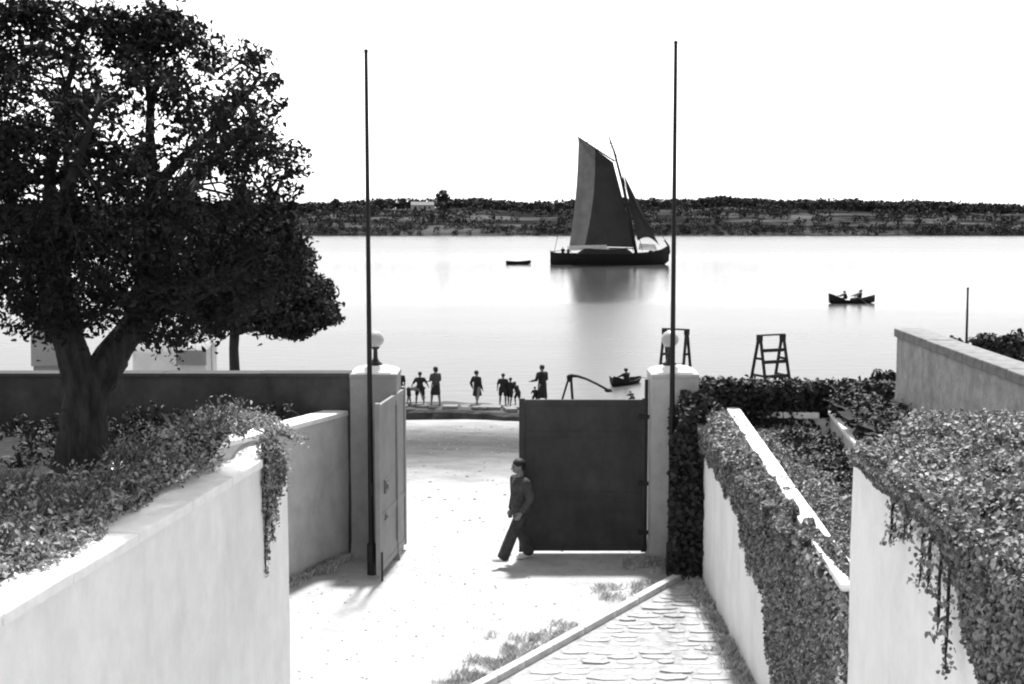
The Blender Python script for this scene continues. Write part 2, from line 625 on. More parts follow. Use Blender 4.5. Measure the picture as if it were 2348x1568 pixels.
def bank_material():
    m = bpy.data.materials.new('far_fields')
    m.use_nodes = True
    N, L = m.node_tree.nodes, m.node_tree.links
    b = N['Principled BSDF']
    b.inputs['Roughness'].default_value = 1.0
    b.inputs['Specular IOR Level'].default_value = 0.0
    tc = N.new('ShaderNodeTexCoord')
    mp = N.new('ShaderNodeMapping')
    mp.inputs['Scale'].default_value = (0.022, 0.06, 0.05)
    L.new(tc.outputs['Object'], mp.inputs['Vector'])
    n1 = N.new('ShaderNodeTexNoise')
    n1.inputs['Scale'].default_value = 1.0
    n1.inputs['Detail'].default_value = 9
    n1.inputs['Roughness'].default_value = 0.6
    L.new(mp.outputs[0], n1.inputs['Vector'])
    mr = N.new('ShaderNodeMapRange')
    mr.inputs['From Min'].default_value = 0.47
    mr.inputs['From Max'].default_value = 0.62
    mr.inputs['To Min'].default_value = 0.016
    mr.inputs['To Max'].default_value = 0.075
    L.new(n1.outputs['Fac'], mr.inputs['Value'])
    L.new(mr.outputs[0], b.inputs['Base Color'])
    return m


# ================================================================== THE SETTING
ZG = 3.62                                            # the yard inside the gate


def ground_z(X, Y):
    z = np.where(Y < 23, ZG, ZG - (Y - 23) * (ZG - 0.80) / 31.0)
    z = np.where(Y > 54.0, 0.80 - (Y - 54.0) * 0.17, z)
    z = z + (fnoise(X * 0.35, Y * 0.35, 3) - 0.5) * 0.10 * np.clip((Y - 21) / 8, 0.12, 1)
    return z


def heightfield(name, xs, ys, zf, m, mask=None):
    X, Y = np.meshgrid(xs, ys)
    Z = zf(X, Y)
    V = np.stack([X, Y, Z], -1).reshape(-1, 3)
    nx = len(xs)
    i, j = np.meshgrid(np.arange(len(ys) - 1), np.arange(nx - 1), indexing='ij')
    a = (i * nx + j).ravel()
    Fq = np.stack([a, a + 1, a + nx + 1, a + nx], 1)
    if mask is not None:
        cx = (X[:-1, :-1] + X[1:, 1:]) / 2
        cy = (Y[:-1, :-1] + Y[1:, 1:]) / 2
        Fq = Fq[mask(cx, cy).ravel()]
    return mesh_np(name, V, Fq, m, smooth=True)


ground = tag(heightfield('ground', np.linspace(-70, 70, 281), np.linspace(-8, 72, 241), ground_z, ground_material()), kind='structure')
water = tag(mesh_np('water', [(-2500, 52, 0), (2500, 52, 0), (2500, 3000, 0), (-2500, 3000, 0)], [(0, 1, 2, 3)], water_material()), kind='structure')


# far bank: low hill with fields
def bank_profile(X):
    """crest height of the hill, following the skyline"""
    x = np.asarray(X, float)
    base = np.interp(x, [-420, -150, -95, -55, -20, 15, 60, 95, 130, 190, 260, 420], [6.5, 7.5, 8.2, 9.8, 10.3, 8.9, 9.8, 11.0, 9.3, 8.2, 7.2, 6.0])
    return base + (fnoise(x / 25, x * 0 + 3, 5) - 0.5) * 1.6


def bank_z(X, Y):
    t = np.clip((Y - 478) / 95, 0, 1)
    sh = np.clip((Y - 474 - (fnoise(X / 18, X * 0, 9) - 0.5) * 5) / 6, -0.2, 1) * 1.3
    back = np.clip((Y - 600) / 250, 0, 1)
    return sh + (bank_profile(X) - 1.3) * (t ** 0.85) - back * 5 + (fnoise(X / 14, Y / 14, 11) - 0.5) * 1.6 * t


bank = tag(heightfield('far_bank', np.linspace(-420, 420, 241), np.concatenate([np.linspace(468, 500, 17), np.linspace(505, 620, 30), np.linspace(640, 900, 8)]), bank_z, bank_material()), kind='structure')


def clump_cards(cx, cy, cz, r, h, n, size, rng):
    """leaf tufts spread through an uneven crown"""
    u = rng.normal(0, 1, (n, 3))
    u /= np.linalg.norm(u, axis=1)[:, None]
    rad = rng.uniform(0.55, 1.0, n) ** 0.6
    P = u * rad[:, None]
    C = np.stack([cx + P[:, 0] * r, cy + P[:, 1] * r, cz + h * (0.55 + 0.45 * P[:, 2])], 1)
    return C, u


# woods along the far bank: one mass nobody could count
rng = np.random.default_rng(21)
Cs, Ns, Ss = [], [], []
FIELDS = [(-45, 573, 16, 14), (-38, 556, 18, 7), (96, 508, 20, 7), (148, 545, 22, 8), (40, 560, 14, 6), (3, 528, 16, 13), (17, 514, 11, 9), (64, 520, 12, 10), (125, 530, 18, 12), (135, 497, 12, 5),
          (-125, 540, 10, 8), (165, 515, 14, 8), (72, 545, 22, 6), (-10, 548, 20, 6)]
count = 0
for k in range(7200):
    X = rng.uniform(-330, 330)
    kind = rng.uniform()
    if kind < 0.42:
        Y = rng.uniform(566, 600)
    elif kind < 0.60:
        Y = rng.uniform(474.5, 487)
    else:
        Y = rng.uniform(486, 575)
    if kind >= 0.42:
        if kind >= 0.60 and any(((X - a) / c) ** 2 + ((Y - b) / d) ** 2 < 1 for a, b, c, d in FIELDS): continue
        if kind >= 0.60 and fnoise(X / 30, Y / 22, 31) < (0.36 if X > -60 else 0.28): continue
        h = rng.uniform(0.9, 2.6) if Y < 492 else rng.uniform(0.8, 1.0) * rng.choice([1.2, 1.8, 2.6, 4.2])
    else:
        if any(((X - a) / c) ** 2 + ((Y - b) / d) ** 2 < 1 for a, b, c, d in FIELDS[:1]): continue
        h = rng.uniform(2.6, 5.2) * (0.75 + 0.5 * float(fnoise(X / 20, 0.5, 44)))
    z = float(bank_z(np.array(X), np.array(Y)))
    C, U = clump_cards(X, Y, z - 0.3, h * rng.uniform(0.45, 0.8), h, 40, 1, rng)
    Cs.append(C); Ns.append(U); Ss.append(np.full(40, h * 0.25))
    count += 1
Cs, Ns, Ss = np.concatenate(Cs), np.concatenate(Ns), np.concatenate(Ss)
V, Ft, rn = leaf_arrays(Cs, Ns, Ss, rng, aspect=0.9, fold=0.3)
wood = tag(mesh_np('far_woodland', V, Ft, M_FAR_LEAF, rnd=rn), 'dark woodland and scrub covering the far river bank', 'woodland', kind='stuff')

# trees one can tell apart on the far skyline
FAR = [(1015, 432, 30, 46, 'tallest dark tree on the far skyline, left of the sailing barge'),
       (770, 456, 30, 16, 'broad low tree on the far ridge just left of the left flagpole'),
       (870, 455, 34, 18, 'rounded dark tree on the far ridge just right of the left flagpole'),
       (1042, 462, 34, 34, 'second dark bushy tree close beside the tallest far tree'),
       (1495, 452, 20, 20, 'small pointed tree on the far ridge between jib and right flagpole'),
       (1630, 450, 46, 24, 'wide dark tree clump on the far ridge right of the right flagpole'),
       (1690, 453, 40, 22, 'second wide tree on the far ridge right of the right flagpole'),
       (1775, 462, 22, 18, 'small spiky tree where the far ridge starts to fall to the right'),
       (2100, 468, 26, 14, 'small tree on the far ridge above the rowing boat')]
for i, (x, ytop, w, hh, lab) in enumerate(FAR):
    Y = 572
    top = pt(x, ytop, Y)
    sc = Y / 3000
    X = top.x
    zb = float(bank_z(np.array(X), np.array(float(Y)))) - 0.4
    t = empty('far_tree', (X, Y, zb))
    tag(t, lab, 'tree', 'trees on the far ridge')
    H = max(top.z - zb, 2.5)
    mb = MB()
    mb.tube([(0, 0, 0), (0.1, 0, H * 0.3), (0, 0, H * 0.7)], [0.35, 0.28, 0.12], 6)
    mb.build('trunk', M_BARK2, t)
    n = 620
    u = rng.normal(0, 1, (n, 3)); u /= np.linalg.norm(u, axis=1)[:, None]
    rad = rng.uniform(0.0, 1, n) ** 0.4
    P = u * rad[:, None]
    wv = w * sc * 0.5
    C = np.stack([P[:, 0] * wv * (1.0 + 0.25 * np.sin(P[:, 2] * 5 + i)), P[:, 1] * wv, H * (0.5 + 0.5 * P[:, 2])], 1)
    V, Ft, rn = leaf_arrays(C, u, np.full(n, 1.0), rng, aspect=0.9, fold=0.3)
    mesh_np('crown', V, Ft, M_FAR_LEAF, t, rnd=rn)

# low pale farmhouse on the far ridge
Yh = 566.0
ph = pt(968, 465, Yh)
zb_ = float(bank_z(np.array(ph.x), np.array(Yh))) - 0.3
t = empty('farmhouse', (ph.x, Yh, zb_), 0.15)
tag(t, 'low pale farmhouse on the far ridge left of the tallest far tree', 'house')
Mh = mat('far_limewash', 0.30, 0.9, 0.15, 1.0)
hh_ = 2.6
mb = MB(); mb.box((0, 0, hh_ / 2), (9.5, 4.5, hh_)); mb.build('wall', Mh, t)
rf = MB(); rf.add([(-5, -2.6, hh_ - .1), (5, -2.6, hh_ - .1), (5, 2.6, hh_ - .1), (-5, 2.6, hh_ - .1), (-4.9, 0, hh_ + 1.3), (4.9, 0, hh_ + 1.3)], [(0, 1, 5, 4), (2, 3, 4, 5), (0, 4, 3), (1, 2, 5), (0, 3, 2, 1)])
rfo = rf.build('roof', mat('far_tiles', 0.16, 0.9, 0.2, 2.0), t)
mb = MB(); mb.box((2.6, 0.4, hh_ + 1.3), (0.6, 0.6, 1.4)); mb.build('chimney', Mh, rfo)
for xx in (-3.2, -1.2, 2.9):
    mb = MB(); mb.box((xx, -2.26, 1.4), (0.8, 0.06, 0.9)); mb.build('window', M_CLOTH_D, t)
mb = MB(); mb.box((0.9, -2.26, 1.0), (0.9, 0.06, 2.0)); mb.build('door', M_CLOTH_D, t)

# the quay edge: a low weedy ledge between sand and water, people stand on it
mb = MB()
rows = []
xs = np.linspace(-32, 34, 180)
fz = fnoise(xs * 0.5, xs * 0, 51)
fy = fnoise(xs * 0.25, xs * 0 + 9, 52)
for i, X in enumerate(xs):
    y0 = 53.5 + (fy[i] - 0.5) * 2.2 - 0.5 * math.exp(-((X + 0.3) / 2.2) ** 2)
    zt = 1.23 + (fz[i] - 0.5) * 0.14
    prof = [(y0 - 0.25, 0.55), (y0, 0.86), (y0 + 0.06, zt - 0.12), (y0 + 0.2, zt - 0.02), (y0 + 1.2, zt + 0.03), (y0 + 2.6, zt - 0.04), (y0 + 4.2, zt - 0.35), (y0 + 6.5, -0.5)]
    rows.append([Vector((X, a + mnoise.noise(Vector((X * 1.7, k, 2))) * 0.12, b + mnoise.noise(Vector((X * 1.3, k, 7))) * 0.05)) for k, (a, b) in enumerate(prof)])
mb.grid(rows)
ledge = tag(mb.build('quay_ledge', M_LEDGE, smooth=False), kind='structure')
# flat pale stones along its edge
rr = random.Random(5)
for k in range(46):
    X = -7 + k * 0.62 + rr.uniform(-0.2, 0.2)
    y0 = 53.5 + (float(fnoise(X * 0.25, 9.0, 52)) - 0.5) * 2.2
    mb = MB()
    mb.box((0, 0, 0), (rr.uniform(0.4, 1.1), rr.uniform(0.4, 0.8), rr.uniform(0.1, 0.2)), Matrix.Rotation(rr.uniform(-.3, .3), 3, 'Z'))
    o = mb.build('ledge_stone', M_LEDGESTONE, ledge, bevel=0.03)
    o.location = (X, y0 + rr.uniform(0.2, 1.0), 1.24 + rr.uniform(-0.03, 0.05))


# ---------------------------------------------------------------- gate pillars, lamps, gate leaves, flagpoles
def pillar(X, label, m):
    t = empty('gate_pillar', (X, 22.0, ZG - 0.1))
    tag(t, label, 'pillar', 'gate pillars')
    h = 6.70 - ZG + 0.1
    mb = MB()
    n = 14
    rows = []
    for k in range(n + 1):
        z = h * k / n
        w = 0.39 + 0.05 * max(0, 1 - z / 0.5) ** 2
        pts = []
        for a in range(16):
            e = a // 4
            f = (a % 4) / 4
            cs = [(-1, -1), (1, -1), (1, 1), (-1, 1)]
            p, q = cs[e], cs[(e + 1) % 4]
            x, y = p[0] + (q[0] - p[0]) * f, p[1] + (q[1] - p[1]) * f
            j = 1 + 0.018 * mnoise.noise(Vector((x * 2 + X, y * 2, z * 1.5)))
            pts.append(Vector((x * w * j, y * w * j, z)))
        rows.append(pts)
    mb.grid(rows, close=True)
    mb.f.append([n * 16 + k for k in range(16)])
    mb.build('shaft', m, t)
    cap = MB()
    cap.box((0, 0, h + 0.035), (0.80, 0.80, 0.07))
    cap.build('cap_slab', m, t, bevel=0.02)
    dm = MB()
    prof = [(0.385, 0), (0.37, 0.03), (0.28, 0.07), (0.17, 0.10), (0.09, 0.115)]
    V, Fs = [], []
    for r, z in prof:
        for k in range(24):
            a = 2 * PI * (k + .5) / 24
            ca, sa = math.cos(a), math.sin(a)
            sq = 1 / max(abs(ca), abs(sa))
            f = 1 + (sq - 1) * min(1, r / 0.385)
            V.append(Vector((r * ca * f, r * sa * f, h + 0.071 + z)))
    dm.add(V, [(i * 24 + k, i * 24 + (k + 1) % 24, (i + 1) * 24 + (k + 1) % 24, (i + 1) * 24 + k) for i in range(4) for k in range(24)] + [tuple(4 * 24 + k for k in range(24))])
    dm.build('cap', M_CAP, t)
    return t


def lamp(X, label):
    t = empty('globe_lamp', (X, 22.0, 6.88))
    tag(t, label, 'lamp', 'globe lamps on the gate pillars')
    mb = MB()
    mb.lathe([(0.12, 0), (0.12, 0.02), (0.07, 0.06), (0.04, 0.12), (0.035, 0.26), (0.07, 0.29), (0.075, 0.315)], seg=20)
    mb.build('neck', M_IRON, t, smooth=True)
    g = MB()
    g.sphere((0, 0, 0.44), (0.145, 0.145, 0.145), 28, 18)
    g.build('globe', M_GLOBE, t, smooth=True)
    return t


pillar(-2.31, 'square grey rendered gate pillar on the left, behind the open gate leaf', M_PILLAR)
pillar(2.72, 'square pale rendered gate pillar on the right, beside the closed dark gate leaf', M_PILLAR2)
lamp(-2.31, 'white globe lamp on the left gate pillar')
lamp(2.72 - 0.05, 'white globe lamp on the right gate pillar, in front of the trestle stand')


def gate_leaf(name, label, hinge, ang, w, h, m, mirror, rails, zoff=0.03):
    """leaf runs from the hinge along local +x; its camera side is local -y"""
    t = empty(name, (hinge[0], hinge[1], ZG + zoff), ang)
    tag(t, label, 'gate', 'gate leaves')
    mb = MB(); mb.box((w / 2, 0, h / 2), (w - 0.16, 0.03, h - 0.14))
    mb.build('panel', m, t)
    for xx in (0.05, w - 0.05):
        mb = MB(); mb.box((xx, 0, h / 2), (0.1, 0.07, h)); mb.build('stile', m, t, bevel=0.006)
    for zz in rails:
        mb = MB(); mb.box((w / 2, -0.002, zz), (w - 0.204, 0.055, 0.1)); mb.build('rail', m, t, bevel=0.006)
    return t


LW = 2.19
gr = gate_leaf('gate_leaf', 'closed dark gate leaf hung on the right pillar', (2.31, 22.0), PI, LW, 2.66, M_GATE_DARK, 1, (0.07, 1.0, 2.05, 2.59))
mb = MB(); mb.box((0.03, 0.0, 1.50), (0.055, 0.09, 2.98)); mb.build('hinge_post', M_IRON, gr, bevel=0.01)
for z in (0.35, 1.2, 2.35):
    mb = MB(); mb.box((0.05, 0.045, z), (0.22, 0.03, 0.07)); mb.build('hinge', M_IRON, gr, bevel=0.005)
mb = MB(); mb.box((LW - 0.12, 0.05, 1.15), (0.12, 0.03, 0.2)); mb.build('lock_plate', M_IRON, gr, bevel=0.005)
hang = math.atan2(20.2 - 22.3, -2.12 + 1.86)
gl = gate_leaf('gate_leaf', 'open pale grey gate leaf swung inwards beside the left pillar', (-1.86, 22.3), hang, 2.08, 2.76, M_GATE_PALE, -1, (0.07, 0.9, 2.67), 0.10)
mb = MB(); mb.box((0.75, 0.03, 1.4), (0.03, 0.03, 2.3)); mb.build('cover_strip', M_GATE_PALE, gl)
for (xx, zz, ww) in ((1.55, 1.35, 0.24), (1.6, 0.86, 0.12)):
    mb = MB(); mb.box((xx, 0.025, zz), (ww, 0.035, ww * 0.9)); mb.box((xx, 0.05, zz), (ww * 0.45, 0.03, ww * 0.35))
    mb.build('lock_box', mat('lock_grey', 0.12, 0.5), gl, bevel=0.004)
mb = MB(); mb.box((2.0, 0.045, 0.12), (0.03, 0.03, 0.5)); mb.build('drop_bolt', M_IRON, gl)


def flagpole(X, Y, ztop, lean, label):
    t = empty('flagpole', (X, Y, ZG))
    tag(t, label, 'flagpole', 'flagpoles in front of the gate')
    h = ztop - ZG
    mb = MB()
    P, Rr = [], []
    for k in range(15):
        f = k / 14
        P.append((lean * f, 0.0, h * f - 0.15 * (1 - f)))
        Rr.append(0.050 - 0.022 * f)
    mb.tube(P, Rr, 12)
    mb.build('pole', M_WOODPOLE, t, smooth=True)
    mb = MB(); mb.lathe([(0.075, -0.05), (0.075, 0.5), (0.06, 0.52)], seg=14); mb.build('socket', M_IRON, t, smooth=False)
    mb = MB(); mb.sphere((lean, 0, h + 0.02), 0.035, 10, 8); mb.build('finial', M_IRON, t, smooth=True)
    mb = MB(); mb.beam((0.02, -0.06, 1.3), (0.02, -0.06, 1.5), 0.025, 0.03, (0, 1, 0)); mb.build('cleat', M_IRON, t)
    return t


flagpole(-2.27, 19.75 + 0.95, 11.93, 0.0, 'tall thin black flagpole on the left, standing by the open gate leaf')
flagpole(2.575, 20.78, 12.07, -0.02, 'tall thin black flagpole on the right, in front of the right gate pillar')

# ---------------------------------------------------------------- garden terraces held by the walls
A0, A1 = (-4.72, 0.0), (-2.69, 15.43)           # left retaining wall, its visible face
B0, B1 = (-5.40, 16.38), (-2.74, 22.06)         # wing wall to the left pillar


def left_limit(Y):
    return np.where(Y < 15.3, A0[0] + (A1[0] - A0[0]) * Y / A1[1] - 0.30, B0[0] + (B1[0] - B0[0]) * (Y - B0[1]) / (B1[1] - B0[1]) - 0.25)


def left_z(X, Y):
    z = np.interp(Y, [-8, 8, 13.4, 15.5, 22], [6.62, 6.62, 6.58, 6.05, 5.85])
    return z + (fnoise(X * 1.1, Y * 1.1, 61) - 0.5) * 0.28


garden_l = tag(heightfield('garden_terrace', np.linspace(-40, -2.2, 260), np.linspace(-8, 21.85, 200), left_z, M_SOIL, lambda X, Y: X < left_limit(Y)), kind='structure')


def right_z(X, Y):
    z = np.where(Y < 12, 7.25, np.interp(Y, [12, 14, 18, 22], [7.2, 6.75, 6.5, 6.35]))
    return z + (fnoise(X * 1.1, Y * 1.1, 62) - 0.5) * 0.25


def right_mask(X, Y):
    return ((Y < 11.2) & (X > 3.0)) | ((Y >= 11.2) & (X > 5.2 - (22.2 - Y) * 0.115 + 0.1))


garden_r = tag(heightfield('garden_terrace', np.linspace(2.6, 40, 240), np.linspace(-8, 21.85, 200), right_z, M_SOIL, right_mask), kind='structure')
bed = tag(heightfield('planting_bed', np.linspace(3.0, 5.6, 40), np.linspace(10.9, 22.0, 90), lambda X, Y: 5.72 + (fnoise(X, Y, 63) - 0.5) * 0.2, M_SOIL,
                      lambda X, Y: (X > 3.12) & (X < 5.22)), kind='structure')

# ---------------------------------------------------------------- walls
t = empty('retaining_wall', (A0[0], A0[1], ZG - 0.2))
tag(t, 'long white limewashed retaining wall in the left foreground', 'wall')


def wall_local(t, name, p0, p1, thick, z0, z1, m, **kw):
    o = rough_wall(name, (p0[0] - t.location.x, p0[1] - t.location.y), (p1[0] - t.location.x, p1[1] - t.location.y), thick, z0 - t.location.z, z1 - t.location.z, m, t, **kw)
    return o


def coping_at(t, p0, p1, width, z, h, m, **kw):
    for o in coping(None, p0, p1, width, z, h, m, **kw):
        o.parent = t
        o.location = Vector(o.location) - Vector(t.location)


wall_local(t, 'wall_face', A0, A1, 0.42, ZG - 0.2, 6.62, M_PLASTER, seed=2, side=1)
coping_at(t, A0, (A1[0] - 0.13, A1[1] - 1.0), 0.50, 6.621, 0.10, M_COPE, seed=3, side=1)
# the wall ends in a squat rounded block
mb = MB()
rows = []
for z, w in ((6.622, 0.235), (6.70, 0.235), (6.76, 0.20), (6.79, 0.12)):
    rows.append([Vector((math.copysign(abs(math.cos(a)) ** 0.4, math.cos(a)) * w, math.copysign(abs(math.sin(a)) ** 0.4, math.sin(a)) * w * 2.0, z)) for a in [2 * PI * k / 24 for k in range(24)]])
mb.grid(rows, close=True)
mb.f.append([72 + k for k in range(24)])
o = mb.build('end_block', M_COPE, t)
o.location = Vector((A1[0] - 0.27, A1[1] - 0.49, 0)) - Vector(t.location)

t = empty('end_wall', (A1[0] - 0.44, A1[1], ZG - 0.2))
tag(t, 'short return wall hidden behind the end of the left retaining wall', 'wall')
wall_local(t, 'wall_face', (A1[0] - 0.44, A1[1] - 0.05), (B0[0] - 0.4, 15.9), 0.35, ZG - 0.2, 6.1, M_PLASTER, seed=4, side=1)

t = empty('wing_wall', (B0[0], B0[1], ZG - 0.2))
tag(t, 'grey rendered wing wall with pale coping running up to the left pillar', 'wall')
wall_local(t, 'wall_face', B0, (B1[0] - 0.02, B1[1] - 0.05), 0.32, ZG - 0.2, 6.03, M_WING, seed=5, side=1)
coping_at(t, B0, (B1[0] - 0.06, B1[1] - 0.15), 0.42, 6.031, 0.08, M_COPE, seed=6, side=1)

t = empty('boundary_wall', (-2.75, 22.1, ZG - 0.2))
tag(t, 'dark shaded boundary wall left of the gate, behind the big tree', 'wall')
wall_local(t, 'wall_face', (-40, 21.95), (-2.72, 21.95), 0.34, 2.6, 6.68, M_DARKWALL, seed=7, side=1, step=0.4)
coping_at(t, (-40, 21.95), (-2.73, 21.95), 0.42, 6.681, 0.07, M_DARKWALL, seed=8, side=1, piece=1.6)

C0, C1 = (2.99, 22.0), (3.00, 11.0)                # right retaining wall, its face looks left
t = empty('retaining_wall', (3.05, 21.0, ZG - 0.2))
tag(t, 'white retaining wall under thick ivy at the right of the yard', 'wall')
wall_local(t, 'wall_face', (3.02, 20.75), C1, 0.34, ZG - 0.2, 6.05, M_PLASTER, seed=9, side=1)
wall_local(t, 'inner_wall', (3.60, 21.9), (2.93, 11.25), 0.20, 5.2, 6.03, M_COPE, seed=10, side=1, step=0.4)
coping_at(t, (3.59, 21.9), (2.90, 11.25), 0.22, 6.14, 0.07, M_COPE, seed=11, side=1, over=0.0)
# flat top between face and inner coping
mb = MB()
mb.add([Vector(p) - Vector(t.location) for p in ((3.04, 20.7, 6.06), (3.7, 21.9, 6.06), (3.1, 11.0, 6.06), (3.03, 11.0, 6.06), (3.04, 20.7, 5.4), (3.7, 21.9, 5.4), (3.1, 11.0, 5.4), (3.03, 11.0, 5.4))],
       [(0, 1, 2, 3), (4, 7, 6, 5), (0, 4, 5, 1), (1, 5, 6, 2), (2, 6, 7, 3), (3, 7, 4, 0)])
mb.build('wall_core', M_SOIL, t)

t = empty('bed_edging', (4.5, 21.9, 5.4))
tag(t, 'pale stone edging across the far end of the sunken planting bed', 'edging')
coping_at(t, (5.12, 21.55), (3.95, 21.75), 0.26, 6.03, 0.10, M_COPE, seed=12, side=-1, piece=0.6)
wall_local(t, 'wall_face', (5.3, 21.57), (3.8, 21.8), 0.22, 5.4, 6.028, M_COPE, seed=13, side=-1)
t = empty('bed_edging', (5.1, 20, 5.4))
tag(t, 'pale stone edging along the right side of the sunken planting bed', 'edging')
wall_local(t, 'wall_face', (5.28, 21.5), (4.45, 14.4), 0.22, 5.4, 6.12, M_WING, seed=14, side=1)
coping_at(t, (5.28, 21.5), (4.45, 14.4), 0.26, 6.121, 0.07, M_COPE, seed=15, side=1)

t = empty('retaining_wall', (2.9, 11.0, ZG - 0.2))
tag(t, 'white wall in the right foreground with ivy spilling down its face', 'wall')
wall_local(t, 'wall_face', (2.91, 11.0), (2.74, 0.0), 0.40, ZG - 0.2, 7.36, M_PLASTER, seed=16, side=1)
coping_at(t, (2.91, 11.0), (2.74, 0.0), 0.48, 7.361, 0.09, M_COPE, seed=17, side=1)

t = empty('boundary_wall', (3.2, 22.1, ZG - 0.2))
tag(t, 'dark boundary wall right of the gate under a clipped creeper', 'wall')
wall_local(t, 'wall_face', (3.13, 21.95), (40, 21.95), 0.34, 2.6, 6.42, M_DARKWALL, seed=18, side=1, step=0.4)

t = empty('parapet_wall', (5.9, 20, 6.3))
tag(t, 'rough grey parapet wall with darker capping at the right edge', 'wall')
wall_local(t, 'wall_face', (6.02, 20.4), (5.55, 9.0), 0.36, 6.2, 7.52, M_PARAPET, seed=19, side=1, amp=0.03)
coping_at(t, (6.02, 20.4), (5.55, 9.0), 0.44, 7.521, 0.13, mat('parapet_cap', 0.17, 0.95, 0.3, 6, 0.6, 20), seed=20, side=1, piece=0.9)

# ---------------------------------------------------------------- paved path with kerb
K0, K1 = Vector((2.69, 20.44, 0)), Vector((-0.55, 15.30, 0))
path = empty('stone_path', (0, 0, ZG))
tag(path, kind='structure')
mesh_np('path_bed', [(2.72, 20.4, 0.016), (3.02, 20.6, 0.016), (3.08, 12.0, 0.016), (-2.55, 12.0, 0.016)], [(0, 3, 2, 1)], M_PATHBED, path)
rr = random.Random(11)
kd = (K1 - K0).normalized()
y = 20.3
proto = []
for k in range(6):
    mb = MB()
    n = 7
    P = []
    for a in range(n):
        an = 2 * PI * a / n + rr.uniform(-.2, .2)
        ca, sa = math.cos(an), math.sin(an)
        sq = (abs(ca) ** 3 + abs(sa) ** 3) ** (-1 / 3)
        P.append(Vector((ca * sq * 0.5 * rr.uniform(.9, 1.02), sa * sq * 0.5 * rr.uniform(.86, 1.02), 0)))
    V = [p * 1.0 + Vector((0, 0, 0)) for p in P] + [p * 0.93 + Vector((0, 0, 1.0)) for p in P]
    mb.add(V, [tuple(range(n, 2 * n))] + [(a, (a + 1) % n, n + (a + 1) % n, n + a) for a in range(n)])
    o = mb.build('paving_stone', M_STONE, path)
    proto.append(o.data)
    bpy.data.objects.remove(o)
ns = 0
while y > 14.2 and ns < 290:
    d = rr.uniform(0.15, 0.22)
    tk = (y - K0.y) / kd.y
    x = K0.x + kd.x * tk + 0.14
    x1 = 3.0
    while x < x1 - 0.1 and ns < 290:
        l = rr.uniform(0.24, 0.62)
        l = min(l, x1 - x)
        if l > 0.1 and rr.random() > 0.06:
            o = bpy.data.objects.new('paving_stone', rr.choice(proto))
            link(o, path)
            o.location = (x + l / 2, y - d / 2 + rr.uniform(-.015, .015), 0.005 + rr.uniform(-.008, .01))
            o.scale = (l * 0.97, d * 0.93, 0.020 + rr.uniform(-.006, .008))
            o.rotation_euler = (rr.uniform(-.03, .03), rr.uniform(-.03, .03), rr.uniform(-.06, .06))
            ns += 1
        x += l
    y -= d
L = (K1 - K0).length
a = 0
while a < L:
    l = rr.uniform(0.6, 0.95)
    mb = MB(); mb.beam((0, 0, 0), tuple(kd * (l - 0.012)), 0.13, 0.16)
    o = mb.build('kerb_stone', M_KERB, path, bevel=0.018)
    o.location = K0 + kd * a + Vector((0, 0, 0.03 + rr.uniform(-.006, .006)))
    a += l

# ================================================================== TREES AND PLANTS
def remeshed(mb, voxel, name, m, parent, it=4):
    o = mb.build('tmp_body', m)
    r = o.modifiers.new('r', 'REMESH'); r.mode = 'VOXEL'; r.voxel_size = voxel
    s = o.modifiers.new('s', 'SMOOTH'); s.factor = 0.5; s.iterations = it
    dg = bpy.context.evaluated_depsgraph_get()
    me = bpy.data.meshes.new_from_object(o.evaluated_get(dg))
    bpy.data.objects.remove(o)
    me.name = name
    me.materials.clear(); me.materials.append(m)
    me.polygons.foreach_set('use_smooth', [True] * len(me.polygons))
    q = bpy.data.objects.new(name, me)
    return link(q, parent)


def limb(mb, pts, r0, r1, seg=9, wob=0.05, rngl=random.Random(3)):
    pts = [Vector(p) for p in pts]
    out = []
    for i in range(len(pts) - 1):
        for k in range(4):
            f = k / 4
            q = pts[i].lerp(pts[i + 1], f)
            out.append(q + Vector((rngl.uniform(-1, 1), rngl.uniform(-1, 1), rngl.uniform(-1, 1))) * wob * (r0 if i else 0.1))
    out.append(pts[-1])
    n = len(out)
    rad = [r0 + (r1 - r0) * (i / (n - 1)) ** 0.8 for i in range(n)]
    mb.tube(out, rad, seg)
    return out


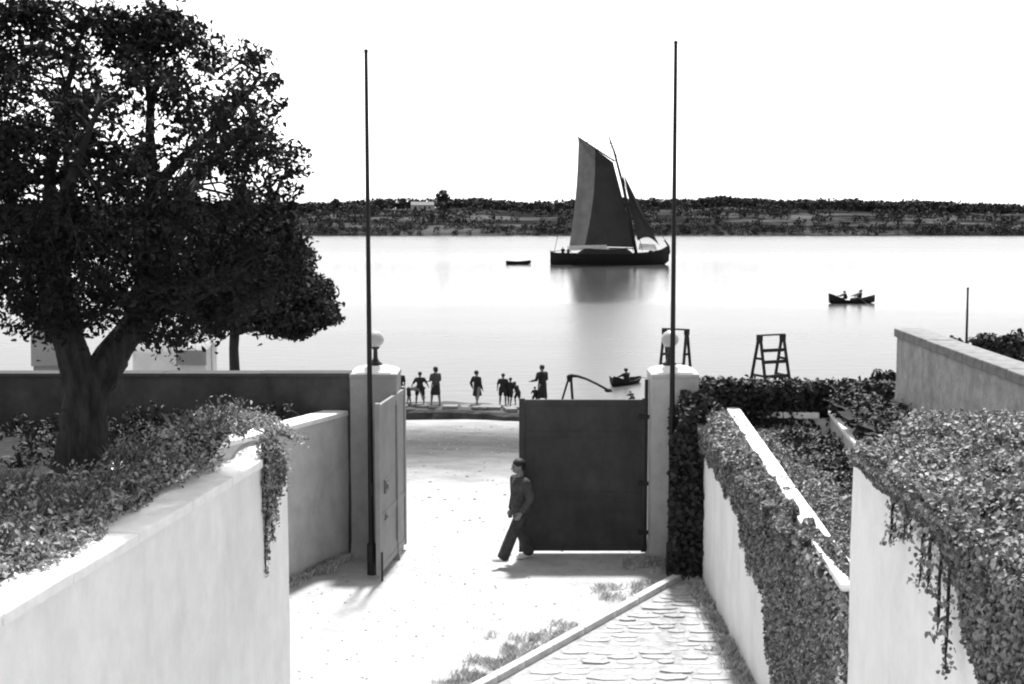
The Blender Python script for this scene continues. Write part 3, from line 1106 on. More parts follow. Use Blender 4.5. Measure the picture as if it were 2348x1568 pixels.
def big_tree():
    Y0 = 14.0
    base = pt(207, 1095, Y0)
    t = empty('broadleaf_tree', base)
    tag(t, 'large dark broadleaf tree leaning over the left garden wall', 'tree')
    B = lambda x, y, dy=0.0: pt(x, y, Y0) - base + Vector((0, dy, 0))
    rng = np.random.default_rng(5)
    mb = MB()
    # trunk with a flared foot
    tp = [B(180, 1125), B(185, 1085), B(189, 1040), B(194, 980), B(199, 920), B(202, 880), B(202, 850)]
    tr = [0.44, 0.32, 0.265, 0.24, 0.235, 0.23, 0.18]
    mb.tube(tp, tr, 24)
    lj = random.Random(4)
    mains = [[B(199, 950), B(192, 880), B(170, 800, -.1), B(146, 710, -.2), B(136, 600, -.3), B(138, 500, -.3)], [B(203, 950), B(222, 880), B(265, 805, .1), B(310, 735, .15), B(333, 640, .1), B(342, 540, .05)]]
    for P in mains:
        n_ = len(P)
        mb.tube(P, [0.18, 0.185, 0.16, 0.14, 0.12, 0.105], 16)
    tk = remeshed(mb, 0.03, 'trunk', M_BARK, t, 10)
    for v in tk.data.vertices:
        c = v.co
        w = mnoise.noise(Vector((c.x * 5, c.y * 5, c.z * 0.9))) * 0.05 + abs(mnoise.noise(Vector((c.x * 16, c.y * 16, c.z * 2.2)))) * 0.045
        v.co = c + v.normal * w
    tk.data.update()
    ends = []
    branches = [
        ([B(136, 620, -.3), B(138, 510, -.3), B(140, 400, -.3), B(165, 200, -.2)], 0.11, 0.04),
        ([B(336, 620, .1), B(342, 550, .05), B(345, 480, 0), B(347, 340, 0), B(335, 200, .1)], 0.115, 0.04),
        ([B(300, 750, .1), B(400, 650, .4), B(500, 560, .6), B(600, 470, .6)], 0.10, 0.03),
        ([B(335, 600, .1), B(430, 480, -.5), B(520, 380, -.9), B(620, 290, -.9)], 0.09, 0.025),
        ([B(347, 430, 0), B(430, 320, .6), B(500, 230, .9), B(560, 150, .9)], 0.07, 0.02),
        ([B(160, 560, -.3), B(230, 430, -1.0), B(290, 330, -1.3), B(330, 250, -1.4)], 0.08, 0.02),
        ([B(175, 760, -.1), B(110, 680, .5), B(60, 560, .8), B(40, 420, .9)], 0.10, 0.03),
        ([B(160, 500, -.3), B(110, 380, .6), B(80, 260, .9)], 0.07, 0.02),
        ([B(310, 735, .15), B(370, 720, -.4), B(440, 700, -.7), B(520, 660, -.8)], 0.07, 0.02),
        ([B(215, 840), B(250, 740, .8), B(300, 640, 1.5), B(330, 520, 1.9)], 0.10, 0.03),
    ]
    branches += [([B(165, 220, -.2), B(180, 120, -.1), B(210, 30, 0)], 0.04, 0.015), ([B(336, 230, .1), B(330, 130, .1), B(345, 40, .1)], 0.045, 0.015)]
    pts_all = []
    for P, r0, r1 in branches:
        bb = MB()
        out = limb(bb, P, r0, r1, 9, 0.12)
        bb.build('branch', M_BARK2, t, smooth=True)
        pts_all += out[3:]
    # crown: clusters of leaves through the volume the branches carry
    poly = [(-60, 40), (60, 0), (200, -20), (330, 0), (420, 40), (500, 78), (585, 110), (622, 175), (630, 250), (600, 300), (635, 345), (690, 360), (672, 400), (640, 430), (640, 500),
            (700, 560), (690, 640), (600, 690), (520, 725), (440, 762), (390, 780), (340, 765), (320, 750), (250, 735), (190, 740), (130, 755), (60, 735), (-30, 690), (-40, 420), (-40, 250)]
    cand = rng.uniform((-20, -25), (710, 815), (6400, 2))
    cand = cand[in_poly(cand, poly)]
    # clumpy density, sky shows between clumps
    dens = fnoise(cand[:, 0] / 40, cand[:, 1] / 36, 71, 4)
    dens = dens + np.clip((cand[:, 1] - 430) / 1600, -0.03, 0.13) + np.clip((190 - cand[:, 0]) / 1500, 0, 0.06)
    cand = cand[dens > 0.455][:1370]
    Cs, Ns, R = [], [], []
    Tw = MB()
    for (x, y) in cand:
        e = max(abs(x - 330) / 350, abs(y - 450) / 360)
        half = 1.7 * math.sqrt(max(0.03, 1 - min(1, e) ** 2))
        dy = rng.uniform(-half, half)
        c = pt(x, y, Y0 + dy) - base
        # a spray: leaves set along a drooping twig
        near = min(pts_all, key=lambda p: (p - c).length)
        ax = (c - near).normalized() * 0.8 + Vector(rng.normal(0, 0.6, 3))
        ax.z -= 0.25
        ax.normalize()
        ln = rng.uniform(0.22, 0.5)
        n = int(rng.integers(20, 42))
        f = rng.uniform(-0.5, 0.5, n)
        q = np.array(c) + np.outer(f * ln, np.array(ax)) + rng.normal(0, 0.055, (n, 3))
        q[:, 2] -= 0.25 * (f + 0.5) ** 2 * ln
        Cs.append(q); Ns.append(rng.normal(0, 0.7, (n, 3)) + np.array([0, -0.2, 0.7]))
        st = c - ax * ln * 0.5
        Tw.tube([st, c, c + ax * ln * 0.5 - Vector((0, 0, 0.2 * ln))], [0.006, 0.005, 0.002], 4, cap=False)
        near = min(pts_all, key=lambda p: (p - c).length)
        if (near - c).length < 1.9 and rng.uniform() < 0.4:
            mid = near.lerp(c, 0.55) + Vector((rng.uniform(-.1, .1), rng.uniform(-.1, .1), 0.08))
            Tw.tube([near, mid, c], [0.018, 0.012, 0.005], 5, cap=False)
    # loose sprays at the crown's right edge
    for (x0, y0, x1, y1) in ((640, 330, 705, 350), (620, 420, 700, 390), (640, 470, 690, 430), (600, 200, 640, 180), (560, 150, 610, 122), (610, 260, 650, 235), (650, 520, 668, 470)):
        for f in np.linspace(0, 1, 9):
            c = pt(x0 + (x1 - x0) * f, y0 + (y1 - y0) * f, Y0) - base
            n = 10
            u = rng.normal(0, 1, (n, 3)); u /= np.linalg.norm(u, axis=1)[:, None]
            Cs.append(np.array(c) + u * 0.11 * (1.1 - f * 0.6)); Ns.append(u + np.array([0, 0, 0.5]))
        a, b = pt(x0 - 60, y0 + 30, Y0) - base, pt(x1, y1, Y0) - base
        Tw.tube([a, a.lerp(b, .5) + Vector((0, 0, .04)), b], [0.014, 0.009, 0.004], 5, cap=False)
    tag(Tw.build('twigs', M_BARK2, t), kind='stuff')
    Cs, Ns = np.concatenate(Cs), np.concatenate(Ns)
    leaf_object('crown', Cs, Ns, 0.066, rng, M_LEAF, t, aspect=0.55)


big_tree()


def second_tree():
    Y0 = 29.0
    zg = float(ground_z(np.array(0.0), np.array(Y0)))
    p = pt(537, 850, Y0)
    base = Vector((p.x, Y0, zg))
    t = empty('broadleaf_tree', base)
    tag(t, 'smaller dense tree beyond the boundary wall, straight dark trunk under the big crown', 'tree')
    B = lambda x, y, dy=0.0: pt(x, y, Y0) - base + Vector((0, dy, 0))
    rng = np.random.default_rng(15)
    mb = MB()
    mb.tube([(0, 0, -0.2), (0.0, 0, 1.2), B(538, 850), B(536, 800), B(538, 760), B(545, 700)], [0.17, 0.13, 0.115, 0.105, 0.11, 0.08], 12)
    mb.build('trunk', M_BARK2, t, smooth=True)
    br = []
    for P in ([B(540, 770), B(490, 700, .3), B(440, 650, .5)], [B(541, 760), B(620, 700, -.3), B(700, 690, -.4)], [B(543, 730), B(600, 640, .5), B(660, 600, .7)], [B(545, 700), B(540, 620, 0), B(560, 560, .2)], [B(541, 765), B(640, 735, .6), B(740, 715, .9)]):
        bb = MB(); br += limb(bb, P, 0.06, 0.015, 7, 0.15); bb.build('branch', M_BARK2, t, smooth=True)
    poly = [(400, 640), (430, 560), (520, 540), (600, 545), (670, 548), (700, 590), (735, 640), (748, 690), (772, 705), (765, 735), (735, 742), (715, 765), (680, 772), (630, 755), (590, 748), (545, 742), (500, 762), (440, 742), (390, 720)]
    cand = rng.uniform((385, 535), (775, 775), (2600, 2))
    cand = cand[in_poly(cand, poly)]
    dens = fnoise(cand[:, 0] / 40, cand[:, 1] / 40, 81, 3) + np.clip((cand[:, 0] - 560) / 900, 0, 0.15)
    cand = cand[dens > 0.45][:460]
    Cs, Ns = [], []
    Tw = MB()
    for (x, y) in cand:
        half = 1.9 * math.sqrt(max(0.05, 1 - min(1, max(abs(x - 570) / 200, abs(y - 650) / 110)) ** 2))
        dy = rng.uniform(-half, half)
        c = pt(x, y, Y0) - base + Vector((0, dy, -dy * 0.05))
        r = rng.uniform(0.16, 0.34)
        n = int(70 * (r / 0.25) ** 2)
        u = rng.normal(0, 1, (n, 3)); u /= np.linalg.norm(u, axis=1)[:, None]
        Cs.append(np.array(c) + u * (rng.uniform(0, 1, n) ** 0.45)[:, None] * r * np.array([1.1, 1.1, 0.75])); Ns.append(u + np.array([0, 0, 0.5]))
        near = min(br, key=lambda p: (p - c).length)
        if (near - c).length < 2.2: Tw.tube([near, near.lerp(c, .5) + Vector((0, 0, .1)), c], [0.02, 0.012, 0.006], 5, cap=False)
    tag(Tw.build('twigs', M_BARK2, t), kind='stuff')
    leaf_object('crown', np.concatenate(Cs), np.concatenate(Ns), 0.11, rng, M_LEAF2, t, aspect=0.6)


second_tree()


def ivy(name, label, cat, C, Nrm, size, m, core=None, seed=0, stems=None, origin=None, **kw):
    rng = np.random.default_rng(seed)
    C = np.asarray(C)
    o0 = Vector(origin) if origin is not None else Vector(C.mean(0)) - Vector((0, 0, C[:, 2].mean() - C[:, 2].min()))
    t = empty(name, o0)
    tag(t, label, cat)
    leaf_object('foliage', C - np.array(o0), Nrm, size, rng, m, t, **kw)
    if stems:
        for P in stems:
            mb = MB()
            mb.tube([Vector(p) - o0 for p in P], [0.012] * (len(P) - 1) + [0.004], 5, cap=False)
            mb.build('stem', M_STEM, t)
    if core is not None:
        V, Fq = core
        mesh_np('stem_mat', V - np.array(o0), Fq, M_STEM, t, smooth=True)
    return t


def bed_leaves(xlo, xhi, y0, y1, zf, n, rng, ragged=0.2, seed=0, thick=0.12, gap=0.0):
    """leaves over a strip: xlo/xhi are functions of Y"""
    Y = rng.uniform(y0, y1, n)
    lo, hi = xlo(Y), xhi(Y)
    lo = lo + (fnoise(Y * 2.2, Y * 0 + 1, seed) - 0.5) * ragged
    hi = hi + (fnoise(Y * 1.6, Y * 0 + 5, seed + 3) - 0.5) * ragged * 2.0
    X = lo + (hi - lo) * rng.uniform(0, 1, n)
    Z = zf(X, Y) + rng.uniform(-thick, 0.03, n)
    keep = fnoise(X * 1.5, Y * 1.5, seed + 9) > gap
    P = np.stack([X, Y, Z], 1)[keep]
    # surface normal by differences
    e = 0.05
    zx = (zf(P[:, 0] + e, P[:, 1]) - zf(P[:, 0] - e, P[:, 1])) / (2 * e)
    zy = (zf(P[:, 0], P[:, 1] + e) - zf(P[:, 0], P[:, 1] - e)) / (2 * e)
    Nn = np.stack([-zx, -zy, np.ones(len(P))], 1)
    return P, Nn / np.linalg.norm(Nn, axis=1)[:, None]


def bed_core(xlo, xhi, y0, y1, zf, drop=0.1, nx=14, ny=90):
    rows = []
    for Y in np.linspace(y0, y1, ny):
        X = np.linspace(float(xlo(Y)), float(xhi(Y)), nx)
        rows.append(np.stack([X, np.full(nx, Y), zf(X, np.full(nx, Y)) - drop], 1))
    V = np.concatenate(rows)
    i, j = np.meshgrid(np.arange(ny - 1), np.arange(nx - 1), indexing='ij')
    a = (i * nx + j).ravel()
    return V, np.stack([a, a + 1, a + nx + 1, a + nx], 1)


def curtain(xf, y0, y1, ztop, hang, n, rng, out=0.09, seed=0, side=-1):
    """leaves hanging down a wall face at x = xf(Y), hang(Y) metres long"""
    Y = rng.uniform(y0, y1, n)
    h = hang(Y) * (0.55 + 0.9 * fnoise(Y * 3.5, Y * 0 + 2, seed))
    f = rng.uniform(0, 1, n) ** 1.15
    Z = ztop - f * h
    X = xf(Y) + side * (0.02 + out * rng.uniform(0, 1, n) * (1 - 0.6 * f))
    Nn = np.tile(np.array([[side * 1.0, 0, 0.45]]), (n, 1))
    return np.stack([X, Y, Z], 1), Nn


rng = np.random.default_rng(33)
# --- ivy on the right retaining wall
faceC = lambda Y: 3.02 - (20.75 - np.asarray(Y, float)) * (0.02 / 9.75)
copC = lambda Y: 3.58 - (21.9 - np.asarray(Y, float)) * (0.66 / 10.65)


def topC(X, Y):
    f = np.clip((X - faceC(Y)) / np.maximum(copC(Y) - faceC(Y), 0.12), 0, 1)
    return 6.12 + 0.07 * np.sin(PI * np.clip(f, 0.05, 0.95)) + 0.20 * fnoise(X * 3.0, Y * 2.4, 91) * (0.4 + 0.6 * np.sin(PI * f))


P1, N1 = bed_leaves(lambda Y: faceC(Y) - 0.08, lambda Y: copC(Y) + 0.12, 11.2, 21.9, topC, 36000, rng, 0.50, 92, gap=0.25)
hangC = lambda Y: np.interp(Y, [11.0, 14.3, 14.9, 15.6, 17, 19, 20.7], [2.6, 2.6, 1.5, 1.05, 0.75, 0.45, 0.40])
P2, N2 = curtain(faceC, 11.0, 20.7, 6.15, hangC, 26000, rng, 0.10, 93)
ivy('ivy', 'thick ivy matted over the top of the right retaining wall', 'ivy', np.concatenate([P1, P2]), np.concatenate([N1, N2]), 0.048, M_IVY,
    bed_core(lambda Y: faceC(Y) + 0.02, lambda Y: np.maximum(copC(Y) - 0.16, faceC(Y) + 0.05), 11.2, 21.8, topC, 0.10), 94, aspect=0.85)

# --- ivy column beside the right pillar (dark, in the corner)
n = 5200
Yc = rng.uniform(20.72, 21.95, n)
Zc = rng.uniform(3.62, 6.5, n)
Xc = 2.98 + 0.10 * np.cos((Yc - 20.7) * 4) * 0.5 - 0.14 * rng.uniform(0, 1, n) + 0.05 * (fnoise(Yc * 3, Zc * 2, 97) - 0.5)
PA, NA = np.stack([Xc, Yc, Zc], 1), np.tile(np.array([[-0.8, -0.5, 0.2]]), (n, 1))
n2 = 3600
Xd = rng.uniform(2.62, 3.35, n2)
Zd = rng.uniform(5.8, 6.5, n2) - 0.5 * np.abs(Xd - 3.1)
PB, NB = np.stack([Xd, 20.75 + rng.uniform(-0.1, 1.1, n2), Zd], 1), np.tile(np.array([[-0.2, -0.8, 0.5]]), (n2, 1))
n3 = 8500
Xe = 2.52 + 0.51 * rng.uniform(0, 1, n3) ** 0.8
Ze = 3.62 + rng.uniform(0, 1, n3) * (2.25 + 0.60 * np.clip((Xe - 2.47) / 0.55, 0, 1)) * (0.93 + 0.14 * fnoise(Xe * 9, Xe * 0, 98))
Ye = 20.40 + 0.15 * (3.02 - Xe) + rng.normal(0, 0.07, n3) + 0.15 * (fnoise(Xe * 5, Ze * 2, 99) - 0.5)
PA = np.concatenate([PA, np.stack([Xe, Ye, Ze], 1)]); NA = np.concatenate([NA, np.tile(np.array([[-0.3, -0.9, 0.2]]), (n3, 1))])
V = np.array([(3.0, 20.76, 3.5), (3.0, 21.95, 3.5), (3.0, 21.95, 6.3), (3.0, 20.76, 6.3), (3.4, 20.78, 3.5), (3.4, 20.78, 6.3)])
ivy('ivy', 'dark ivy climbing the corner between right gate pillar and white wall', 'ivy', np.concatenate([PA, PB]), np.concatenate([NA, NB]), 0.09, M_HEDGE,
    (V, np.array([[0, 1, 2, 3], [4, 0, 3, 5]])), 98, aspect=0.8)

# --- ivy over the right foreground wall
faceD = lambda Y: 2.74 + np.asarray(Y, float) * (0.17 / 11.0)


def topD(X, Y):
    d = np.clip((X - faceD(Y)) / 0.5, 0, 1)
    far = np.clip((13.2 - Y) / 1.6, 0, 1)
    return 7.25 + (0.19 + 0.06 * d + 0.28 * fnoise(X * 3.0, Y * 3.0, 101)) * np.sqrt(far)


P1, N1 = bed_leaves(lambda Y: faceD(Y) - 0.06, lambda Y: 6.0 + 0 * Y, 5.0, 13.1, topD, 105000, rng, 0.2, 102, gap=0.22)
k = ~((P1[:, 1] > 10.9) & (P1[:, 0] < 3.0 + (P1[:, 1] - 10.9) * 0.9))
P1, N1 = P1[k], N1[k]
hangD = lambda Y: np.interp(Y, [5.0, 7.4, 7.8, 8.1, 8.5, 10.3, 11.0], [1.6, 1.1, 0.72, 0.36, 0.17, 0.12, 0.06])
P2, N2 = curtain(faceD, 5.0, 10.95, 7.48, hangD, 26000, rng, 0.08, 103)
ST, PX, NX = [], [], []
for (Y, ln) in ((9.55, 0.34), (8.78, 0.42), (8.62, 0.40), (8.38, 0.62), (9.2, 0.22), (8.2, 0.8)):
    x0 = float(faceD(Y)) - 0.05
    pts = [(x0 - 0.01 * k, Y - 0.02 * k + rng.uniform(-.02, .02), 7.4 - ln * k / 6) for k in range(7)]
    ST.append(pts)
    for p in pts[1:]:
        m_ = 16
        PX.append(np.array(p) + rng.normal(0, 0.028, (m_, 3))); NX.append(np.tile(np.array([[-1, -0.2, 0.2]]), (m_, 1)))
ivy('ivy', 'broad ivy mass spilling over the right foreground wall in trailing strands', 'ivy', np.concatenate([P1, P2] + PX), np.concatenate([N1, N2] + NX), 0.037, M_IVY,
    bed_core(lambda Y: faceD(Y) + 0.05 + np.maximum(0, Y - 10.9) * 0.9, lambda Y: 6.0, 5.0, 13.1, topD, 0.09, 40, 70), 104, ST, aspect=0.85)

# --- creeping plants on the left retaining wall
faceA = lambda Y: A0[0] + (A1[0] - A0[0]) * np.asarray(Y, float) / A1[1]


def topA(X, Y):
    hump = np.exp(-((Y - 15.0) / 1.25) ** 2) * np.exp(-((X - faceA(Y) + 0.75) / 0.85) ** 2)
    return 6.70 + 0.24 * fnoise(X * 3, Y * 3, 111) + 0.34 * hump - 0.25 * np.clip((Y - 15.6) / 0.8, 0, 1)


# its edge creeps over the coping, bare in front
edge = lambda Y: faceA(Y) - np.interp(Y, [6, 9, 10.5, 11.6, 13.2, 14.6, 15.4], [0.34, 0.32, 0.18, 0.30, 0.28, 0.22, 0.02])
P1, N1 = bed_leaves(lambda Y: -5.4 + 0 * Y, edge, 6.0, 16.3, topA, 46000, rng, 0.18, 112, gap=0.25)
maskA = lambda X, Y: Y < np.interp(X, [-5.4, -4.4, -3.9, -3.3, -2.6], [11.6, 13.0, 14.3, 15.7, 16.4]) + (fnoise(X * 2, Y * 2, 115) - 0.5) * 0.5
k = maskA(P1[:, 0], P1[:, 1])
P1, N1 = P1[k], N1[k]
# tall rank grasses and stalks through it
n = 2600
Yg = rng.uniform(8.0, 15.5, n)
Xg = edge(Yg) - 0.1 - rng.uniform(0, 1, n) ** 0.8 * 1.6
Zg = topA(Xg, Yg) + rng.uniform(0.0, 0.16, n)
PG, NG = np.stack([Xg, Yg, Zg], 1), np.tile(np.array([[0.2, -0.6, 0.6]]), (n, 1))
k = maskA(Xg, Yg)
PG, NG = PG[k], NG[k]
ST, PX, NX = [], [], []
for (dx, dy, ln, dr) in ((-0.02, 15.30, 1.25, 0.04), (0.0, 15.36, 1.05, 0.09), (-0.01, 15.24, 1.4, 0.02), (0.01, 15.42, 0.85, 0.14), (0.02, 15.44, 0.55, 0.2), (0.0, 15.2, 0.7, -0.02), (0.02, 15.47, 0.45, 0.3)):
    x0 = float(faceA(dy)) + 0.02 + dx
    dy = dy - 0.72
    x0 = float(faceA(dy)) + 0.03 + dx
    pts = [(x0 + 0.05 * math.sin(k * 0.7) * (k > 0) * 0.4 + dr * (k / 8) ** 0.5 * 0.5, dy + rng.uniform(-.012, .012), 6.92 - ln * (k / 8) - 0.12 * (1 - math.exp(-k))) for k in range(9)]
    ST.append(pts)
    for k, p in enumerate(pts):
        m_ = int(60 - 5.5 * k)
        PX.append(np.array(p) + rng.normal(0, 1, (m_, 3)) * np.array([0.045, 0.03, 0.075]) * (1.15 - k * 0.085)); NX.append(np.tile(np.array([[0.6, -0.5, 0.1]]), (m_, 1)))
coreA = bed_core(lambda Y: -5.4, lambda Y: edge(Y) - 0.10, 6.0, 16.2, topA, 0.08, 60, 120)
k = maskA(coreA[0][coreA[1][:, 0], 0], coreA[0][coreA[1][:, 0], 1] + 0.1)
coreA = (coreA[0], coreA[1][k])
ivy('creeper', 'low creeping plants mounded on the left retaining wall, one strand trailing down its corner', 'creeper', np.concatenate([P1, PG] + PX), np.concatenate([N1, NG] + NX), 0.048, M_CREEPER,
    coreA, 113, ST, aspect=0.5)

# --- clipped creeper hedge along the right boundary wall
def hedge_pts(x0, x1, yc, half, z0, z1f, n, rng, seed):
    X = rng.uniform(x0, x1, n)
    zt = z1f(X)
    s = rng.uniform(0, 1, n)
    top = s < 0.4
    Y = np.where(top, yc + rng.uniform(-half, half, n), yc - half + rng.normal(0, 0.06, n) + 0.12 * (fnoise(X * 2, s * 4, seed) - 0.5))
    Z = np.where(top, zt + rng.normal(0, 0.04, n), z0 + (zt - z0) * rng.uniform(0, 1, n))
    Nn = np.where(top[:, None], np.array([[0, -0.2, 1.0]]), np.array([[0, -1.0, 0.3]]))
    return np.stack([X, Y, Z], 1), Nn


zh = lambda X: 6.56 + 0.09 * (fnoise(X * 1.8, X * 0, 121) - 0.5) - 0.02 * (X - 3)
P1, N1 = hedge_pts(3.12, 9.0, 22.0, 0.32, 5.6, zh, 15000, rng, 122)
V = np.array([(3.14, 21.78, 5.0), (9, 21.78, 5.0), (9, 21.78, 6.42), (3.14, 21.78, 6.42), (3.14, 22.2, 6.42), (9, 22.2, 6.42)])
ivy('creeper_hedge', 'dark clipped creeper topping the boundary wall right of the gate', 'hedge', P1, N1, 0.085, M_HEDGE, (V, np.array([[0, 1, 2, 3], [3, 2, 5, 4]])), 123, aspect=0.75)
# dark shrub before the parapet
C = []; U = []
for k in range(260):
    Yy = rng.uniform(13.2, 21.4)
    X = rng.uniform(5.36 - (21.4 - Yy) * 0.115, 5.95 - (21.4 - Yy) * 0.03)
    r = rng.uniform(0.14, 0.26)
    z = float(right_z(np.array(X), np.array(Yy))) + rng.uniform(-0.15, 0.02)
    n = 90
    u = rng.normal(0, 1, (n, 3)); u /= np.linalg.norm(u, axis=1)[:, None]
    C.append(u * (rng.uniform(0, 1, n) ** .4)[:, None] * r + np.array([X, Yy, z])); U.append(u + np.array([0, -.2, .4]))
ivy('shrub', 'near black shrub between planting bed and grey parapet wall', 'shrub', np.concatenate(C), np.concatenate(U), 0.085, M_HEDGE, None, 125, aspect=0.7)
# small shrub beyond the parapet's end
C = []; U = []
for k in range(12):
    p = pt(2030 + rng.uniform(-18, 18), 872 + rng.uniform(-12, 14), 23.5)
    n = 90
    u = rng.normal(0, 1, (n, 3)); u /= np.linalg.norm(u, axis=1)[:, None]
    C.append(u * (rng.uniform(0, 1, n) ** .4)[:, None] * 0.13 + np.array(p)); U.append(u + np.array([0, 0, .4]))
p = pt(2030, 880, 23.5)
ST = [[(p.x, 23.5, 3.4), (p.x + .03, 23.5, 5.0), (p.x, 23.5, p.z)]]
ivy('shrub', 'small round shrub showing at the left end of the grey parapet', 'shrub', np.concatenate(C), np.concatenate(U), 0.08, M_HEDGE, None, 126, ST, aspect=0.7, origin=(p.x, 23.5, 3.4))

# --- planting in the sunken bed: pale ground cover on the left, dark shrubs on the right
zb = lambda X, Y: 5.82 + 0.12 * fnoise(X * 2.5, Y * 2.5, 131)
P1, N1 = bed_leaves(lambda Y: copC(Y) + 0.30, lambda Y: 4.30 + 0.075 * (Y - 12), 11.3, 21.6, zb, 26000, rng, 0.15, 132)
ivy('ground_cover', 'low grey-green ground cover beside the coping in the sunken bed', 'ground cover', P1, N1, 0.055, M_IVY, None, 133, aspect=0.5)
C = []; U = []
for k in range(60):
    Yy = rng.uniform(14.0, 20.8)
    X = rng.uniform(4.3, 4.5 + (Yy - 14) * 0.09)
    r = rng.uniform(0.12, 0.25)
    n = 105
    u = rng.normal(0, 1, (n, 3)); u /= np.linalg.norm(u, axis=1)[:, None]
    C.append(u * (rng.uniform(0, 1, n) ** .4)[:, None] * r + np.array([X, Yy, 5.80 + rng.uniform(0, .08)])); U.append(u + np.array([0, 0, .5]))
ivy('shrub', 'dark shrubs filling the right side of the sunken planting bed', 'shrub', np.concatenate(C), np.concatenate(U), 0.08, M_HEDGE, None, 135, aspect=0.6)

# --- dark undergrowth at the foot of the left boundary wall
C = []; U = []
for k in range(120):
    X = rng.uniform(-9, -3.4)
    Yy = rng.uniform(17.6, 21.7)
    if X > float(left_limit(np.array(Yy))) - 0.25: continue
    r = rng.uniform(0.15, 0.3)
    n = 75
    u = rng.normal(0, 1, (n, 3)); u /= np.linalg.norm(u, axis=1)[:, None]
    C.append(u * (rng.uniform(0, 1, n) ** .4)[:, None] * r + np.array([X, Yy, 5.95 + rng.uniform(0, .15)])); U.append(u + np.array([0, 0, .5]))
ivy('undergrowth', 'dark undergrowth at the foot of the shaded left boundary wall', 'undergrowth', np.concatenate(C), np.concatenate(U), 0.09, M_HEDGE, None, 137, aspect=0.5)


# --- weeds: along the kerb, the wall foot and the pillars
def blades(C, h, rng, lean=0.35, w=0.008):
    n = len(C)
    d = rng.normal(0, 1, (n, 3)); d[:, 2] = 0
    d /= np.linalg.norm(d, axis=1)[:, None]
    s = np.stack([-d[:, 1], d[:, 0], np.zeros(n)], 1)
    hh = (h * rng.uniform(0.5, 1.3, n))[:, None]
    up = np.array([[0, 0, 1.0]])
    V = np.stack([C - s * w, C + s * w, C + up * hh * 0.6 + d * hh * lean * 0.4 + s * w * 0.7, C + up * hh + d * hh * lean], 1).reshape(-1, 3)
    i = np.arange(n)[:, None] * 4
    Ft = np.concatenate([i + np.array([[0, 1, 2]]), i + np.array([[0, 2, 3]])], 1).reshape(-1, 3)
    return V, Ft, np.repeat(rng.uniform(0, 1, n), 2)


def tufts(spots, rng, per=40, r=0.07):
    return np.concatenate([np.array(p) + rng.normal(0, 1, (per, 3)) * np.array([r, r, 0]) for p in spots])


S = []
for k in range(170):
    f = rng.uniform(0.05, 1) ** 0.8
    q = K0 + (K1 - K0) * f
    off = -abs(rng.normal(0, 0.28)) - 0.1
    nrm = Vector((-kd.y, kd.x, 0))
    if nrm.x > 0: nrm = -nrm
    p = q + nrm * (-off)
    if fnoise(f * 9, 2.0, 141) > 0.47: S.append((p.x, p.y, ZG))
for k in range(150):
    Yy = rng.uniform(13.5, 20.6)
    S.append((float(faceC(Yy)) - abs(rng.normal(0, .10)) - 0.04, Yy, ZG + 0.01))
for k in range(90):
    S.append((rng.uniform(1.9, 3.0), 21.45 - abs(rng.normal(0, .22)), ZG))
for k in range(60):
    f = rng.uniform(0.55, 1)
    S.append((B0[0] + (B1[0] - B0[0]) * f + 0.08 + abs(rng.normal(0, .07)), B0[1] + (B1[1] - B0[1]) * f - 0.05, ZG))
for k in range(26):
    S.append((rng.normal(-3.12, .10), rng.normal(20.85, .10), ZG))
C = tufts(S, rng, 34, 0.05)
V, Ft, rn = blades(C, np.full(len(C), 0.09), rng, 0.7, 0.004)
tag(mesh_np('weeds', V, Ft, M_GRASS, rnd=rn), 'dry weeds along kerb, wall foot and pillar bases', 'weeds', kind='stuff')
# tall grass in the left garden
S = []
for k in range(80):
    Yy = rng.uniform(9.0, 16.0)
    X = float(faceA(Yy)) - 0.55 - rng.uniform(0, 1.6)
    if not maskA(np.array(X), np.array(Yy)): continue
    S.append((X, Yy, float(topA(np.array(X), np.array(Yy))) - 0.05))
for k in range(420):
    Yy = rng.uniform(10.5, 16.8)
    X = rng.uniform(-7.6, -3.6)
    if X > float(left_limit(np.array(Yy))) - 0.4 or maskA(np.array(X), np.array(Yy)): continue
    S.append((X, Yy, float(left_z(np.array(X), np.array(Yy))) - 0.03))
C = tufts(S, rng, 30, 0.10)
V, Ft, rn = blades(C, np.full(len(C), 0.17), rng, 0.6, 0.004)
tag(mesh_np('tall_grass', V, Ft, mat('shaded_grass', 0.11, 0.8, 0.3, 3.0, 0.0, transl=0.15, leafvar=0.7), rnd=rn), 'tall dry grass under the big tree on the left terrace', 'grass', kind='stuff')

# ================================================================== PEOPLE
def cone(mb, a, b, r0, r1, seg=12):
    a, b = Vector(a), Vector(b)
    mb.tube([a, a.lerp(b, .33), a.lerp(b, .67), b], [r0, r0 * .67 + r1 * .33, r0 * .33 + r1 * .67, r1], seg)
    mb.sphere(a, r0, seg, 8)
    mb.sphere(b, r1, seg, 8)


